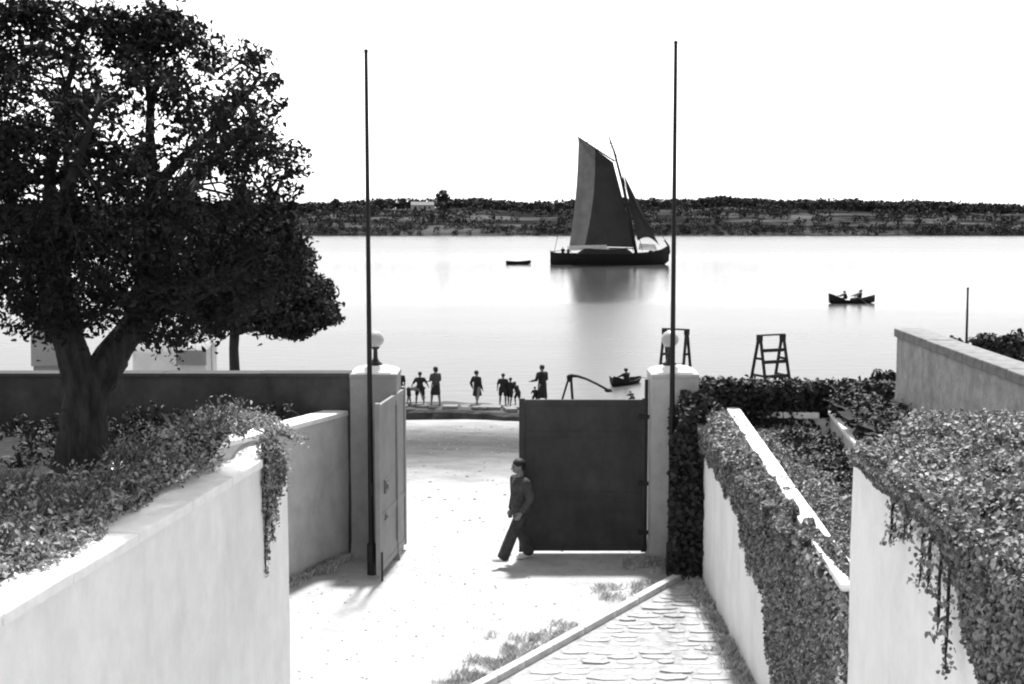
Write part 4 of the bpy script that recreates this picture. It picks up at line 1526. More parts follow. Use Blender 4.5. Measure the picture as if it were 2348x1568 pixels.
def person(label, loc, rz, height, legs, arms, lean=0, head=(0, 0), top=None, bottom=None, shoes=None, hair=M_HAIR, group=None, fine=False, seated=False, robe=None, female=False, bob=False, girth=None):
    t = empty('person', loc, rz)
    gx = girth or (1.0 if fine else 1.22)
    t.scale = (gx, gx, 1.0)
    tag(t, label, 'person', group)
    S = height / 1.70
    vox = (0.0075 if fine else 0.022)
    R = math.radians
    P = Vector((0, 0, 0))
    le = R(lean)
    sp = Vector((0, math.sin(le), math.cos(le)))
    fwd = Vector((0, math.cos(le), -math.sin(le)))
    chest, base = P + sp * 0.30, P + sp * 0.46
    J = {}
    for i, side in enumerate((-1, 1)):
        th, kn, ab = [R(v) for v in legs[i]]
        hip = P + Vector((side * 0.088, 0, -0.02))
        d = Vector((side * math.sin(ab), math.sin(th), -math.cos(th))).normalized()
        knee = hip + d * 0.415
        d2 = Vector((side * math.sin(ab) * 0.5, math.sin(th - kn), -math.cos(th - kn))).normalized()
        ank = knee + d2 * 0.40
        fa = R(max(-35, min(35, math.degrees(th - kn) * 0.5)))
        heel = ank + Vector((0, -0.045 * math.cos(fa), -0.055))
        toe = ank + Vector((side * 0.02, 0.155 * math.cos(fa), -0.062 + 0.155 * math.sin(fa)))
        J['leg', i] = (hip, knee, ank, heel, toe)
        sh, el, ab = [R(v) for v in arms[i]]
        shd = base + Vector((side * (0.165 if not female else 0.148), 0, -0.03))
        d = Vector((side * math.sin(ab), math.sin(sh + le * 0.3), -math.cos(sh + le * 0.3))).normalized()
        elb = shd + d * 0.285
        d2 = Vector((side * math.sin(ab) * 0.5, math.sin(sh + el), -math.cos(sh + el))).normalized()
        wr = elb + d2 * 0.245
        J['arm', i] = (shd, elb, wr, d2)
    zmin = min(min(J['leg', i][3].z, J['leg', i][4].z) - 0.022 for i in (0, 1)) if not seated else -0.13
    up = Vector((0, 0, -zmin))
    T = lambda v: (v + up) * S
    hy, hp = R(head[0]), R(head[1])
    hd = Vector((math.sin(-hy) * math.cos(hp), math.cos(hy) * math.cos(hp), math.sin(hp)))       # where the face looks
    neck = base + sp * 0.07
    hc = base + sp * 0.20 + Vector((0, hd.y * 0.02, 0))
    b = MB()
    b.sphere(T(P), (0.150 * S, 0.11 * S, 0.115 * S), 16, 10)
    cone(b, T(P + sp * 0.03), T(P + sp * 0.18), 0.125 * S, 0.115 * S)
    b.sphere(T(chest + sp * 0.03), (0.158 * S, 0.108 * S, 0.17 * S), 16, 10)
    if female: b.sphere(T(chest + fwd * 0.075 + sp * 0.02), (0.12 * S, 0.06 * S, 0.06 * S), 12, 8)
    cone(b, T(base + Vector((-0.12, 0, -0.015))), T(base + Vector((0.12, 0, -0.015))), 0.055 * S, 0.055 * S)
    cone(b, T(base), T(neck + sp * 0.06), 0.056 * S, 0.05 * S)
    b.sphere(T(hc + sp * 0.02), (0.076 * S, 0.092 * S, 0.105 * S), 16, 12)
    hs = Vector((hd.y, -hd.x, 0)).normalized()
    b.sphere(T(hc + hd * 0.03 - sp * 0.05), (0.055 * S, 0.06 * S, 0.055 * S), 12, 8)               # jaw
    cone(b, T(hc + hd * 0.085 + sp * 0.02), T(hc + hd * 0.104 - sp * 0.02), 0.010 * S, 0.015 * S, 8)  # nose
    cone(b, T(hc + hd * 0.078 + sp * 0.035 - hs * 0.03), T(hc + hd * 0.078 + sp * 0.035 + hs * 0.03), 0.013 * S, 0.013 * S, 8)
    for q in (-1, 1):
        b.sphere(T(hc + hs * q * 0.078), (0.014 * S, 0.02 * S, 0.03 * S), 8, 6)
    for i, side in enumerate((-1, 1)):
        hip, knee, ank, heel, toe = J['leg', i]
        cone(b, T(hip), T(knee), 0.088 * S, 0.054 * S)
        mid = knee.lerp(ank, 0.3)
        cone(b, T(knee), T(mid), 0.052 * S, 0.056 * S)
        cone(b, T(mid), T(ank), 0.056 * S, 0.036 * S)
        cone(b, T(heel), T(toe), 0.036 * S, 0.030 * S, 10)
        b.sphere(T(ank), 0.042 * S, 10, 8)
        shd, elb, wr, d2 = J['arm', i]
        cone(b, T(shd), T(elb), 0.053 * S, 0.040 * S)
        cone(b, T(elb), T(wr), 0.041 * S, 0.027 * S)
        pal = wr + d2 * 0.075
        fw = Vector((0, 1, 0)) if abs(d2.y) < 0.8 else Vector((0, 0, 1))
        ax = (fw - d2 * fw.dot(d2)).normalized()
        cone(b, T(wr), T(pal), 0.026 * S, 0.030 * S, 10)
        if fine:
            inn = Vector((-side, 0, 0))
            for f, (o, ln) in enumerate(((-0.030, 0.062), (-0.010, 0.074), (0.010, 0.080), (0.030, 0.070))):
                a0 = pal + ax * o
                a1 = a0 + d2 * ln * 0.55 + inn * 0.008
                a2 = a1 + d2 * ln * 0.42 + inn * 0.026
                cone(b, T(a0), T(a1), 0.0098 * S, 0.0092 * S, 8); cone(b, T(a1), T(a2), 0.0092 * S, 0.008 * S, 8)
            a0 = wr + d2 * 0.03 + ax * 0.026
            a1 = a0 + ax * 0.03 + d2 * 0.03 + inn * 0.01
            cone(b, T(a0), T(a1), 0.012 * S, 0.010 * S, 8); cone(b, T(a1), T(a1 + d2 * 0.03 + inn * 0.012), 0.010 * S, 0.009 * S, 8)
        else:
            cone(b, T(pal), T(pal + d2 * 0.07), 0.028 * S, 0.018 * S, 8)
    remeshed(b, vox * S, 'body', M_SKIN, t, 5 if fine else 3)
    if hair:
        h = MB()
        h.sphere(T(hc + sp * 0.045 - hd * 0.014), (0.088 * S, 0.100 * S, 0.096 * S), 14, 10)
        if bob: h.sphere(T(hc - hd * 0.035 - sp * 0.03), (0.085 * S, 0.075 * S, 0.10 * S), 12, 8)
        else: h.sphere(T(hc - hd * 0.045 - sp * 0.005), (0.072 * S, 0.06 * S, 0.07 * S), 12, 8)
        remeshed(h, max(vox, 0.010) * S, 'hair', hair, t, 2)
    g = 0.016 if fine else 0.014
    if top:
        kind, m = top
        c = MB()
        c.sphere(T(P + sp * 0.05), ((0.145 + g) * S, (0.105 + g) * S, 0.12 * S), 16, 10)
        cone(c, T(P + sp * 0.05), T(P + sp * 0.2), (0.128 + g) * S, (0.118 + g) * S)
        c.sphere(T(chest + sp * 0.03), ((0.158 + g) * S, (0.108 + g) * S, (0.17 + g * 0.5) * S), 16, 10)
        cone(c, T(base + Vector((-0.12, 0, -0.018))), T(base + Vector((0.12, 0, -0.018))), (0.052 + g) * S, (0.052 + g) * S)
        for i in (0, 1):
            shd, elb, wr, d2 = J['arm', i]
            cone(c, T(shd), T(shd.lerp(elb, 0.8 if kind == 'short' else 1)), (0.053 + g) * S, (0.046 + g) * S)
            if kind == 'long': cone(c, T(elb), T(elb.lerp(wr, 0.9)), (0.044 + g) * S, (0.032 + g) * S)
        remeshed(c, max(vox, 0.011) * S, 'shirt', m, t, 3)
    if bottom:
        kind, m = bottom
        c = MB()
        c.sphere(T(P + sp * 0.02), ((0.150 + g) * S, (0.112 + g) * S, 0.12 * S), 16, 10)
        if kind == 'suit':
            for i in (0, 1):
                hip, knee = J['leg', i][:2]
                cone(c, T(hip), T(hip.lerp(knee, 0.15)), (0.088 + g) * S, (0.082 + g) * S)
        elif kind in ('trousers', 'shorts'):
            for i in (0, 1):
                hip, knee, ank = J['leg', i][:3]
                if kind == 'shorts':
                    cone(c, T(hip), T(hip.lerp(knee, 0.85)), (0.090 + g) * S, (0.072 + g) * S)
                else:
                    cone(c, T(hip), T(knee), (0.090 + g) * S, (0.066 + g) * S)
                    cone(c, T(knee), T(ank.lerp(knee, 0.02)), (0.070 + g) * S, (0.072 + g) * S)
        elif kind in ('skirt', 'robe'):
            k0, k1 = J['leg', 0][1], J['leg', 1][1]
            f = 0.95 if kind == 'skirt' else 1.25
            mid = (J['leg', 0][0] + J['leg', 1][0]) / 2
            for s in np.linspace(0, 1, 7):
                ctr = mid.lerp((k0 + k1) / 2, s * f)
                c.sphere(T(ctr), ((0.155 + 0.045 * s) * S, (0.12 + 0.07 * s) * S, 0.08 * S), 14, 8)
        remeshed(c, max(vox, 0.011) * S, kind if kind != 'suit' else 'bathing_trunks', m, t, 3)
    if shoes:
        for i in (0, 1):
            hip, knee, ank, heel, toe = J['leg', i]
            c = MB()
            cone(c, T(heel), T(toe), 0.044 * S, 0.038 * S, 12)
            c.sphere(T(ank + Vector((0, 0.005, -0.03))), 0.046 * S, 10, 8)
            remeshed(c, max(vox, 0.010) * S, 'shoe', shoes, t, 3)
    if fine:
        for q in (-1, 1):
            e = MB()
            e.sphere(T(hc + hd * 0.080 + hs * q * 0.03 + sp * 0.018), 0.011 * S, 8, 6)
            e.build('eye', M_HAIR, t, smooth=True)
        e = MB()
        e.beam(T(hc + hd * 0.083 - sp * 0.055 - hs * 0.02), T(hc + hd * 0.083 - sp * 0.055 + hs * 0.02), 0.012 * S, 0.006 * S)
        e.build('mouth', M_HAIR, t)
    return t


R90 = PI / 2
mp_ = pt(1182, 1279, 21.45)
person('man in dark trousers and grey shirt striding past the edge of the closed gate leaf', (mp_.x + 0.09, 21.45, ZG + 0.012), R90 + 0.5, 1.74,
       ((29, 5, 5), (-9, 10, 4)), ((-10, 50, 12), (-6, 16, 10)), lean=2, head=(-8, -6), girth=1.14, top=('long', M_CLOTH_M), bottom=('trousers', M_TROUSER), shoes=M_CANVAS_W, fine=True)


def ledge_z(X):
    return 1.23 + (float(fnoise(X * 0.5, 0.0, 51)) - 0.5) * 0.14 + 0.03


def on_ledge(x, Y=54.9):
    X = pt(x, 929, Y).x
    return (X, Y, ledge_z(X))


G = 'bathers on the quay ledge'
person('child bending right over between the left pillar and a dark standing figure', on_ledge(937), -R90, 1.25, ((-4, 2, 4), (8, 2, 4)), ((15, 5, 4), (5, 5, 4)), lean=88, head=(0, -60), bottom=('shorts', M_CLOTH_D), group=G)
person('person mostly hidden by the edge of the left gate pillar', on_ledge(916), 0.3, 1.5, ((4, 3, 4), (-10, 3, 5)), ((-5, 10, 10), (5, 10, 10)), top=('short', M_CLOTH_D), bottom=('shorts', M_CLOTH_D), group=G)
person('slim bather with elbow out, second standing figure from the left pillar', on_ledge(963), 0.1, 1.40, ((3, 2, 7), (-3, 2, 7)), ((-20, 75, 28), (-15, 60, 30)), lean=2, head=(20, -8), top=('short', M_CLOTH_D), bottom=('shorts', M_CLOTH_D), group=G)
person('tallest standing figure on the ledge, in a long grey dress', on_ledge(999), 0.5, 1.62, ((7, 4, 5), (-5, 3, 3)), ((10, 70, 8), (5, 60, 10)), lean=1, head=(30, 0), top=('short', M_CLOTH_M), bottom=('skirt', M_CLOTH_D), group=G, female=True, bob=True)
person('lone figure in a dark knee-length coat with legs apart, midway along the ledge', on_ledge(1094), -0.7, 1.50, ((14, 3, 7), (-16, 4, 9)), ((-12, 40, 16), (0, 20, 8)), lean=-4, head=(-10, 0), top=('long', M_CLOTH_D), bottom=('skirt', M_CLOTH_D), group=G)
person('taller of the two dark bathers standing close together left of the gate leaf', on_ledge(1153), -0.2, 1.34, ((4, 3, 5), (-6, 3, 5)), ((0, 20, 16), (5, 10, 10)), lean=3, head=(0, -12), top=('short', M_CLOTH_D), bottom=('shorts', M_CLOTH_D), group=G)
person('shorter of the two dark bathers standing close together left of the gate leaf', on_ledge(1169), -0.5, 1.17, ((8, 6, 4), (-10, 6, 4)), ((5, 30, 8), (5, 20, 8)), lean=4, head=(0, -5), top=('short', M_CLOTH_D), bottom=('shorts', M_CLOTH_D), group=G)
person('bather leaning towards the top corner of the closed gate leaf', on_ledge(1188), 0.9, 1.02, ((20, 30, 6), (5, 20, 6)), ((25, 30, 10), (20, 20, 10)), lean=22, head=(0, 5), top=('short', M_CLOTH_D), bottom=('shorts', M_CLOTH_D), group=G)
person('person in a dark robe standing tall above the closed gate leaf', on_ledge(1243, 54.8), 0.6, 1.72, ((5, 3, 3), (-4, 3, 3)), ((-12, 85, 26), (10, 60, 12)), lean=1, head=(15, 0), top=('long', M_CLOTH_D), bottom=('robe', M_CLOTH_D), group=G)
person('small child crouching against the robed person above the gate leaf', on_ledge(1227, 54.8), 0.2, 0.82, ((30, 40, 8), (25, 40, 8)), ((30, 40, 8), (20, 40, 8)), lean=12, head=(0, -10), top=('short', M_CLOTH_D), bottom=('shorts', M_CLOTH_D), group=G)
person('crouching figure whose dark back shows near the right end of the gate leaf', on_ledge(1450, 54.9), 0.2, 0.84, ((60, 110, 12), (60, 110, 12)), ((40, 40, 8), (40, 40, 8)), lean=55, head=(0, -30), top=('short', M_CLOTH_D), bottom=('shorts', M_CLOTH_D), group=G)
q = pt(1648, 866, 66)
person('bather standing waist deep in the water right of the right pillar', (q.x, 66, -0.70), 0.3, 1.55, ((3, 2, 5), (-3, 2, 5)), ((10, 40, 10), (10, 40, 10)), top=('short', M_CLOTH_D), bottom=('shorts', M_CLOTH_D))


# ================================================================== BOATS
def hull(stations, wall=0.05, floor=0.12, deck=None, pts=8, flare=0.5):
    """open hull lofted through stations (x, half beam, sheer z, keel z)"""
    def sec(x, hb, zs, zk, inset=0.0, zf=None):
        out = []
        for k in range(pts + 1):
            u = k / pts
            y = max(hb - inset, 0.004) * (u ** flare)
            z = zk + (zs - zk) * u ** 1.5
            if zf is not None: z = max(z, zf)
            out.append((y, z))
        return [Vector((x, -y, z)) for y, z in out[::-1]] + [Vector((x, y, z)) for y, z in out[1:]]
    ou = [sec(*s) for s in stations]
    inn = [sec(s[0], s[1], s[2], s[3], wall, s[3] + floor if deck is None else s[2] - deck) for s in stations]
    mb = MB()
    rows = []
    for a, b in zip(ou, inn):
        rows.append(a + b[::-1])
    mb.grid(rows, close=True)
    w = len(rows[0])
    mb.f.append(list(range(w)))
    mb.f.append([(len(rows) - 1) * w + k for k in range(w)][::-1])
    return mb


def interp_stations(keys, n):
    ks = np.array(keys, float)
    t = np.linspace(0, 1, len(ks))
    T_ = np.linspace(0, 1, n)
    sm = [np.interp(T_, t, ks[:, c]) for c in range(4)]
    for c in range(1, 4):
        for _ in range(2):
            sm[c][1:-1] = (sm[c][:-2] + 2 * sm[c][1:-1] + sm[c][2:]) / 4
    return [tuple(sm[c][i] for c in range(4)) for i in range(n)]


def barge():
    Yb = 227.6
    o = pt(1395, 606, Yb)
    t = empty('sailing_barge', (o.x, Yb, 0))
    tag(t, 'black sailing barge with dark gaff mainsail and jib under way on the river', 'sailing boat')
    s = 13.2
    L = lambda x, y, dy=0.0: Vector(((x - 1395) / s, dy, (606 - y) / s))
    st = interp_stations([(-10.1, 0.9, 2.25, -0.2), (-9.0, 1.7, 1.95, -0.5), (-6, 2.3, 1.9, -0.7), (-2, 2.6, 1.85, -0.8), (3, 2.6, 1.85, -0.8), (7, 2.1, 2.05, -0.7), (9.3, 1.2, 2.55, -0.4), (10.5, 0.12, 3.4, 0.6)], 34)
    hull(st, 0.1, deck=0.45, pts=9).build('hull', M_HULL, t, smooth=False)
    mb = MB()
    mb.tube([L(1512, 604), L(1528, 592), L(1534, 578), L(1533, 566), L(1527, 556), L(1522, 551)], [0.16, 0.2, 0.2, 0.18, 0.15, 0.08], 8)
    mb.build('stem_post', M_HULL, t, smooth=True)
    mb = MB(); mb.box(L(1262, 588), (0.12, 0.5, 2.2)); mb.build('rudder', M_HULL, t)
    mb = MB(); mb.tube([L(1262, 577), L(1290, 574)], [0.06, 0.05], 6); mb.build('tiller', M_TIMBER, t)
    # cargo under dark covers amidships
    rows = []
    for i in range(22):
        f = i / 21
        x = -6.4 + 11.6 * f
        hgt = 2.8 + 0.25 * math.sin(f * 9) * 0.4 + 0.15 * mnoise.noise(Vector((x, 0, 3)))
        hgt = 1.3 + (hgt - 1.3) * min(1, 5 * f, 5 * (1 - f))
        rows.append([Vector((x, 2.2 * math.cos(a), 1.15 + (hgt - 1.15) * math.sin(a) ** 0.7)) for a in [PI * k / 10 for k in range(11)]])
    mb = MB(); mb.grid(rows); mb.build('cargo_cover', M_CLOTH_D, t)
    # mast raked aft
    mb = MB(); mb.tube([L(1459, 585), L(1443, 500), L(1425, 420), L(1406, 350), L(1393, 313)], [0.30, 0.28, 0.25, 0.20, 0.09], 10)
    mb.build('mast', M_TIMBER, t, smooth=True)
    # mainsail: a bellied sheet between leech and luff

    def sheet(tl, tr, bl, br, belly, nu=18, nv=22, footsag=0.0, leech=0.0):
        rows = []
        for j in range(nv + 1):
            v = j / nv
            row = []
            for i in range(nu + 1):
                u = i / nu
                p = tl.lerp(tr, u).lerp(bl.lerp(br, u), v)
                b = math.sin(PI * min(1, max(0, u))) * math.sin(PI * (0.15 + 0.85 * v) * 0.9) * belly
                p = p + Vector((leech * math.sin(PI * v) * (1 - u), -b, -footsag * math.sin(PI * u) * v * v))
                row.append(p)
            rows.append(row)
        return rows
    tl, tr, bl, br = L(1324.5, 318), L(1404, 374), L(1305, 563), L(1456, 567)
    up = (tr - tl)
    k = 0.47
    def part(c0, c1):
        rows = []
        for j in range(25):
            v = j / 24
            cut = 0.47 - 0.24 * v
            lo, hi = (0, cut) if c0 else (cut, 1)
            row = []
            for i in range(17):
                u = lo + (hi - lo) * i / 16
                p = tl.lerp(tr, u).lerp(bl.lerp(br, u), v)
                bel = math.sin(PI * u) * math.sin(PI * (0.15 + 0.85 * v) * 0.9) * 1.5 + 0.06 * math.sin(u * 40 + v * 3) * (1 - u)
                row.append(p + Vector((0.35 * math.sin(PI * v) * (1 - u), -bel, 0)))
            rows.append(row)
        return rows
    mb = MB(); mb.grid(part(True, 0)); a = mb.build('mainsail_leech', M_SAIL_P, t, smooth=True)  # after part of the mainsail in a paler tone
    mb = MB(); mb.grid(part(False, 1)); b = mb.build('mainsail', M_SAIL, t, smooth=True)
    a['label'] = 'paler after part of the mainsail'
    rows = sheet(L(1305, 563, -0.3), L(1390, 561, -0.7), L(1303, 575, -0.3), L(1390, 571, -0.7), 0.3, 12, 4)  # narrow white strip just below the mainsail
    mb = MB(); mb.grid(rows); o = mb.build('foot_strip', M_WHITE, t, smooth=True); o['label'] = 'white strip along the foot of the mainsail'
    mb = MB(); mb.tube([L(1322, 316, .05), L(1408, 372, .05)], [0.12, 0.16], 7); mb.build('gaff', M_TIMBER, t)
    mb = MB(); mb.tube([L(1300, 566, -.2), L(1457, 570, 0)], [0.07, 0.1], 7); mb.build('boom', M_TIMBER, t)
    mb = MB(); mb.grid(sheet(L(1429, 405), L(1431, 406), L(1461, 552), L(1508, 560), 0.9, 10, 16, footsag=-0.9))
    mb.build('jib', M_SAIL, t, smooth=True)
    for A, B_ in ((L(1408, 352), L(1531, 562)), (L(1426, 402), L(1470, 575, -2.3)), (L(1426, 402), L(1462, 575, 2.3)), (L(1393, 315), L(1406, 372)), (L(1324, 319), L(1270, 580)), (L(1426, 402), L(1448, 575, -2.5)), (L(1426, 402), L(1440, 575, 2.5)), (L(1430, 405), L(1510, 562)), (L(1365, 345), L(1402, 340)), (L(1340, 328), L(1400, 332))):
        mb = MB(); mb.tube([A, B_], 0.05, 5); mb.build('rigging_line', M_TIMBER, t)
    mb = MB()
    rows = sheet(L(1464, 558, -.9), L(1500, 560, -.6), L(1462, 572, -.9), L(1506, 574, -.6), 0.4, 8, 6)  # white sheet added where bright water shows through under the jib
    mb.grid(rows); o = mb.build('gap_sheet', M_WHITE, t, smooth=True); o['label'] = 'added white sheet for the bright gap under the jib'
    return t, L


bt, BL = barge()
for (x, y, lab) in ((1290, 588, 'crewman at the tiller on the stern of the sailing barge'), (1302, 590, 'second crewman just before the tiller on the sailing barge'),
                    (1491, 592, 'crewman on the foredeck of the sailing barge by the added white sheet'), (1520, 590, 'crewman in the very bow of the sailing barge')):
    p = bt.location + BL(x, y)
    person(lab, (p.x, p.y - 0.3, p.z), random.uniform(-1, 1), 1.6, ((5, 5, 4), (-5, 5, 4)), ((20, 40, 10), (10, 50, 10)), top=('long', M_CLOTH_D), bottom=('trousers', M_CLOTH_D), girth=1.6, group='crew of the sailing barge')


def rowboat(label, loc, rz, L_, beam, sheer, m, thwarts=2):
    t = empty('rowing_boat', loc, rz)
    tag(t, label, 'boat')
    hb = beam / 2
    s0, sm, s1 = sheer
    st = interp_stations([(-L_ / 2, hb * 0.35, s0, 0.06), (-L_ * .4, hb * .7, s0 * .82 + sm * .18, -0.08), (-L_ * .15, hb, sm, -0.15), (L_ * .1, hb, sm, -0.15), (L_ * .35, hb * .65, s1 * .6 + sm * .4, -0.08), (L_ / 2, 0.04, s1, 0.12)], 22)
    hull(st, 0.04, 0.1).build('hull', m, t)
    for k in range(thwarts):
        x = -L_ * .22 + L_ * .42 * k / max(1, thwarts - 1)
        mb = MB(); mb.box((x, 0, sm * 0.72), (0.22, beam * 0.86, 0.04)); mb.build('thwart', M_TIMBER, t)
    return t


# dinghy towed astern of the barge
o = pt(1188.5, 606, 228)
rowboat('empty dark dinghy floating astern of the sailing barge', (o.x, 228, 0), 0.12, 4.4, 1.4, (0.62, 0.5, 0.72), M_HULL)
# rowing boat with two rowers on the right
YR = 133.0
o = pt(1953, 695, YR)
rb = rowboat('high-ended dark rowing boat with two rowers on the right of the river', (o.x, YR, 0), 0.10, 4.8, 1.5, (1.0, 0.26, 0.85), M_HULL, 2)
mb = MB(); mb.add([(-2.42, -.05, 1.05), (-2.42, .05, 1.05), (-1.5, .45, .52), (-1.5, -.45, .52), (-1.9, 0, .85)], [(0, 1, 4), (1, 2, 4), (2, 3, 4), (3, 0, 4), (0, 3, 2, 1)]); mb.build('stern_deck', M_HULL, rb)
for (dx, hz, lab, hgt) in ((-0.66, 0.42, 'rower nearer the stern of the rowing boat on the right', 1.55), (0.72, 0.42, 'taller rower amidships in the rowing boat on the right', 1.78)):
    person(lab, (o.x + dx, YR - 0.02, hz), R90 + 0.1, hgt, ((75, 75, 8), (75, 75, 8)), ((55, 10, 12), (55, 10, 12)), lean=-8 if dx > 0 else 6, top=('long', M_CLOTH_D), bottom=('trousers', M_CLOTH_D), seated=True, group='rowers', girth=1.7)
for sgn, x0 in ((-1, 0.3), (1, 0.3)):
    t = empty('oar', (o.x + x0, YR, 0.5), 0.0)
    tag(t, 'oar on the %s side of the rowing boat on the right' % ('near' if sgn < 0 else 'far'), 'oar', 'oars of the rowing boat')
    mb = MB(); mb.tube([(0, sgn * 0.25, 0.32), (0.65, sgn * 2.1, -0.40)], 0.028, 6); mb.build('shaft', M_TIMBER, t)
    mb = MB(); mb.beam((0.60, sgn * 1.95, -0.35), (0.80, sgn * 2.5, -0.57), 0.14, 0.025); mb.build('blade', M_TIMBER, t)
# small canoe-like boat near the beach
YC = 71.0
o = pt(1436, 878, YC)
cb = rowboat('small dark skiff with one paddler close to the beach, above the gate leaf', (o.x, YC, 0), 0.85, 2.7, 0.9, (0.56, 0.22, 0.32), M_HULL, 1)
person('paddler sitting in the small skiff close to the beach', (o.x + 0.02, YC, 0.06), 0.75, 1.5, ((80, 40, 8), (80, 40, 8)), ((45, 30, 22), (40, 30, 22)), lean=4, top=('short', M_CLOTH_D), bottom=('shorts', M_CLOTH_D), seated=True, girth=1.4)
t = empty('paddle', (o.x + 0.25, YC - 0.15, 0.42), 0)
tag(t, 'thin paddle held across the small skiff', 'paddle')
mb = MB(); mb.tube([(-0.75, 0.1, 0.02), (0.65, -0.1, -0.04)], 0.016, 6); mb.build('shaft', M_TIMBER, t)
mb = MB(); mb.beam((0.60, -0.09, -0.04), (0.92, -0.13, -0.06), 0.13, 0.02); mb.build('blade', M_TIMBER, t)

# ================================================================== THINGS ON THE BEACH
def trestle(label, x0, x1, ytop, Y, rz, boards, spread=0.95):
    a, b = pt(x0, ytop, Y), pt(x1, ytop, Y)
    w = (b - a).length / max(0.5, math.cos(rz))
    c = (a + b) / 2
    zg = float(ground_z(np.array(c.x), np.array(float(Y))))
    t = empty('trestle_stand', (c.x, Y, zg), rz)
    tag(t, label, 'stand', 'trestle stands on the beach')
    H = c.z - zg
    for sx in (-1, 1):
        for sy in (-1, 1):
            mb = MB(); mb.beam((sx * w / 2, sy * 0.05, H - 0.02), (sx * w / 2 * 1.10, sy * spread, -0.1), 0.10, 0.08, (0, 1, 0)); mb.build('leg', M_TIMBER, t, bevel=0.01)
        for f in (0.24, 0.42, 0.55, 0.75):
            y = spread * f
            z = H - (H + 0.1) * f
            mb = MB(); mb.beam((sx * w / 2 * (1 + .1 * f) - sx * .055, -y, z), (sx * w / 2 * (1 + .1 * f) - sx * .055, y, z), 0.05, 0.09); mb.build('rung', M_TIMBER, t)
        mb = MB(); mb.box((sx * w / 2, 0, H - 0.06), (0.16, 0.22, 0.22)); mb.build('head_block', M_TIMBER, t, bevel=0.01)
    mb = MB(); mb.box((0, 0, H + 0.04), (w + 0.2, 0.09, 0.06)); mb.build('top_rail', M_TIMBER, t)
    for f in boards:
        z = H - (H + 0.1) * f
        for sy in (-1,):
            mb = MB(); mb.box((0, sy * spread * f, z), (w * (1 + .1 * f) - 0.13, 0.05, 0.13)); mb.build('board', M_TIMBER, t)
    return t


trestle('dark timber trestle stand on the beach, farther right of the two', 1739, 1797, 770, 50, math.radians(24), (0.15, 0.27, 0.42, 0.58))
trestle('dark timber trestle stand partly hidden behind the right pillar lamp', 1525, 1573, 757, 50, math.radians(-26), (0.34, 0.62), 1.05)

# bent boom on a two-legged trestle above the gate leaf
YB = 56.2
z0 = ledge_z(pt(1307, 929, YB).x)
o = pt(1307, 925, YB)
t = empty('boat_derrick', (o.x, YB, z0))
tag(t, 'trestle with a long curved boom showing above the closed gate leaf', 'derrick')
D = lambda x, y, dy=0.0: pt(x, y, YB) - Vector((o.x, YB, z0)) + Vector((0, dy, 0))
mb = MB(); mb.tube([D(1302, 864), D(1310, 861), D(1325, 862.5), D(1345, 869), D(1368, 880), D(1390, 892), D(1404, 898)], [0.09, 0.08, 0.06, 0.05, 0.05, 0.055, 0.03], 8); mb.build('boom', M_TIMBER, t, smooth=True)
mb = MB(); mb.beam(D(1304, 866), D(1286, 930, .3), 0.07, 0.06); mb.build('leg', M_TIMBER, t)
mb = MB(); mb.beam(D(1309, 866), D(1313, 930, -.2), 0.09, 0.08); mb.build('leg', M_TIMBER, t)
mb = MB(); mb.add([D(1299, 862, -.05), D(1313, 862, -.05), D(1312, 878, -.05), D(1300, 874, -.05), D(1299, 862, .07), D(1313, 862, .07), D(1312, 878, .07), D(1300, 874, .07)],
                  [(0, 1, 2, 3), (4, 7, 6, 5), (0, 4, 5, 1), (1, 5, 6, 2), (2, 6, 7, 3), (3, 7, 4, 0)]); mb.build('head_block', M_TIMBER, t)
mb = MB(); mb.sphere(D(1394, 895), (0.16, 0.1, 0.09), 10, 8); mb.build('counterweight', M_TIMBER, t, smooth=True)


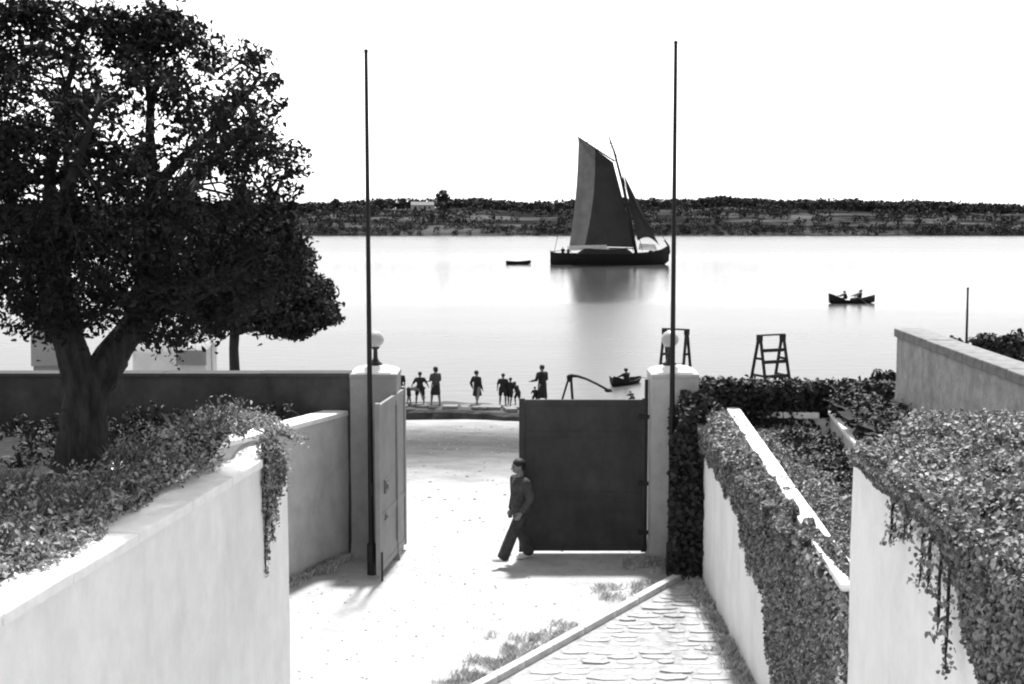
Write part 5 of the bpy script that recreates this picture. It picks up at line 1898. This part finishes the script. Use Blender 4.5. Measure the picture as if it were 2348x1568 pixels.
def tent(label, cx, half, depth, Y, ztop, zeave, rz, mw, mr, valance=True):
    X = pt(cx, 850, Y).x
    zg = float(ground_z(np.array(X), np.array(float(Y))))
    t = empty('beach_tent', (X, Y, zg), rz)
    tag(t, label, 'tent', 'beach tents')
    H, E_ = ztop - zg, zeave - zg
    d = depth / 2
    # canvas walls with slack folds
    for (a, b, nm) in (((-half, -d), (half, -d), 'front_wall'), ((half, -d), (half, d), 'side_wall'), ((-half, d), (-half, -d), 'side_wall'), ((half, d), (-half, d), 'back_wall')):
        rows = []
        dirn = Vector((b[0] - a[0], b[1] - a[1], 0))
        nrm = Vector((dirn.y, -dirn.x, 0)).normalized()
        for j in range(7):
            v = j / 6
            rows.append([Vector((a[0], a[1], E_ * v)) + dirn * (k / 14) + nrm * (0.03 * math.sin(k * 2.1 + X) * (1 - v * 0.6)) for k in range(15)])
        mb = MB(); mb.grid(rows); mb.build(nm, mw, t, smooth=True)
    e = 0.08
    rows = [[Vector((x, -d - e, E_ - 0.05)) for x in np.linspace(-half - e, half + e, 9)],
            [Vector((x, -d * .5, (E_ + H) / 2 - 0.06)) for x in np.linspace(-half - e, half + e, 9)],
            [Vector((x, 0, H - 0.03 * math.sin(PI * k / 8))) for k, x in enumerate(np.linspace(-half - e, half + e, 9))],
            [Vector((x, d * .5, (E_ + H) / 2 - 0.06)) for x in np.linspace(-half - e, half + e, 9)],
            [Vector((x, d + e, E_ - 0.05)) for x in np.linspace(-half - e, half + e, 9)]]
    mb = MB(); mb.grid(rows); mb.build('roof', mr, t, smooth=True)
    for sx in (-1, 1):
        mb = MB(); mb.add([(sx * half, -d, E_), (sx * half, d, E_), (sx * half, 0, H - 0.02)], [(0, 1, 2)]); mb.build('gable', mw, t)
        mb = MB(); mb.tube([(sx * (half + .02), 0, -0.1), (sx * (half + .02), 0, H + 0.12)], 0.03, 6); mb.build('pole', M_WHITE, t)
    if valance:
        mb = MB(); rows = [[Vector((x, -d - e - .012, z)) for x in np.linspace(-half - e, half + e, 9)] for z in (E_ - 0.62, E_ - 0.05)]
        mb.grid(rows); mb.build('valance', mr, t)
    return t


tent('grey-roofed white beach tent next to the small tree trunk', 455, 0.52, 1.3, 50, 4.45, 4.25, -0.12, M_TENT_W, M_TENT_G)
tent('wider pale ridge tent on the beach just right of the big trunk', 366, 0.9, 2.2, 51, 4.6, 3.35, 0.25, M_TENT_W, M_TENT_G, False)
tent('tall pale canvas tent showing left of the big trunk', 118, 0.5, 1.2, 42, 6.2, 4.6, 0.3, M_TENT_G, M_TENT_G, False)

# dark bushy tree and thin mast beyond the parapet at the right edge
C = []; U = []
p = pt(2290, 800, 27.5)
zg = float(ground_z(np.array(p.x), np.array(27.5)))
for k in range(60):
    x = rng.uniform(2172, 2345)
    c = pt(x, rng.uniform(790 - (x - 2172) * 0.10, 850), 27.5 + rng.uniform(-.6, .6))
    n = 90
    u = rng.normal(0, 1, (n, 3)); u /= np.linalg.norm(u, axis=1)[:, None]
    C.append(u * (rng.uniform(0, 1, n) ** .4)[:, None] * 0.2 + np.array(c)); U.append(u + np.array([0, 0, .4]))
ivy('bushy_tree', 'dark bushy treetop showing above the grey parapet at the right edge', 'tree', np.concatenate(C), np.concatenate(U), 0.1, M_HEDGE, None, 151, [[(p.x, 27.5, zg), (p.x + .1, 27.5, zg + 1.5), (p.x, 27.5, p.z)]], aspect=0.7, origin=(p.x, 27.5, zg))
a = pt(2221, 664, 27.0)
zg = float(ground_z(np.array(a.x), np.array(27.0)))
t = empty('thin_mast', (a.x, 27.0, zg))
tag(t, 'thin upright pole at the right edge above the grey parapet', 'pole')
mb = MB(); mb.tube([(0, 0, -0.2), (0, 0, (a.z - zg) / 2), (-0.02, 0, a.z - zg)], [0.045, 0.035, 0.022], 8); mb.build('pole', M_WOODPOLE, t, smooth=True)
mb = MB(); mb.sphere((-0.02, 0, a.z - zg + .02), 0.03, 8, 6); mb.build('tip', M_IRON, t)

# loose pebbles on the yard and slope
rng = np.random.default_rng(77)
n = 1100
Xp = rng.uniform(-4.5, 3.2, n)
Yp = np.where(rng.uniform(0, 1, n) < 0.65, rng.uniform(13.5, 22.5, n), rng.uniform(22.5, 50, n))
Zp = ground_z(Xp, Yp)
rp = rng.uniform(0.006, 0.026, n) * (1 + (Yp > 23) * 1.2)
o8 = np.array([(1, 0, 0), (0, 1, 0), (-1, 0, 0), (0, -1, 0), (0, 0, .7), (0, 0, -.4)], float)
V = (np.stack([Xp, Yp, Zp], 1)[:, None, :] + o8[None] * rp[:, None, None] * rng.uniform(0.6, 1.3, (n, 6, 1))).reshape(-1, 3)
i = np.arange(n)[:, None] * 6
Ft = np.concatenate([i + np.array([q]) for q in ((0, 1, 4), (1, 2, 4), (2, 3, 4), (3, 0, 4), (1, 0, 5), (2, 1, 5), (3, 2, 5), (0, 3, 5))], 1).reshape(-1, 3)
tag(mesh_np('pebbles', V, Ft, mat('pebble', 0.2, 0.9, 0.4, 20.0), smooth=True), 'loose pebbles scattered over the yard and the slope', 'pebbles', kind='stuff')
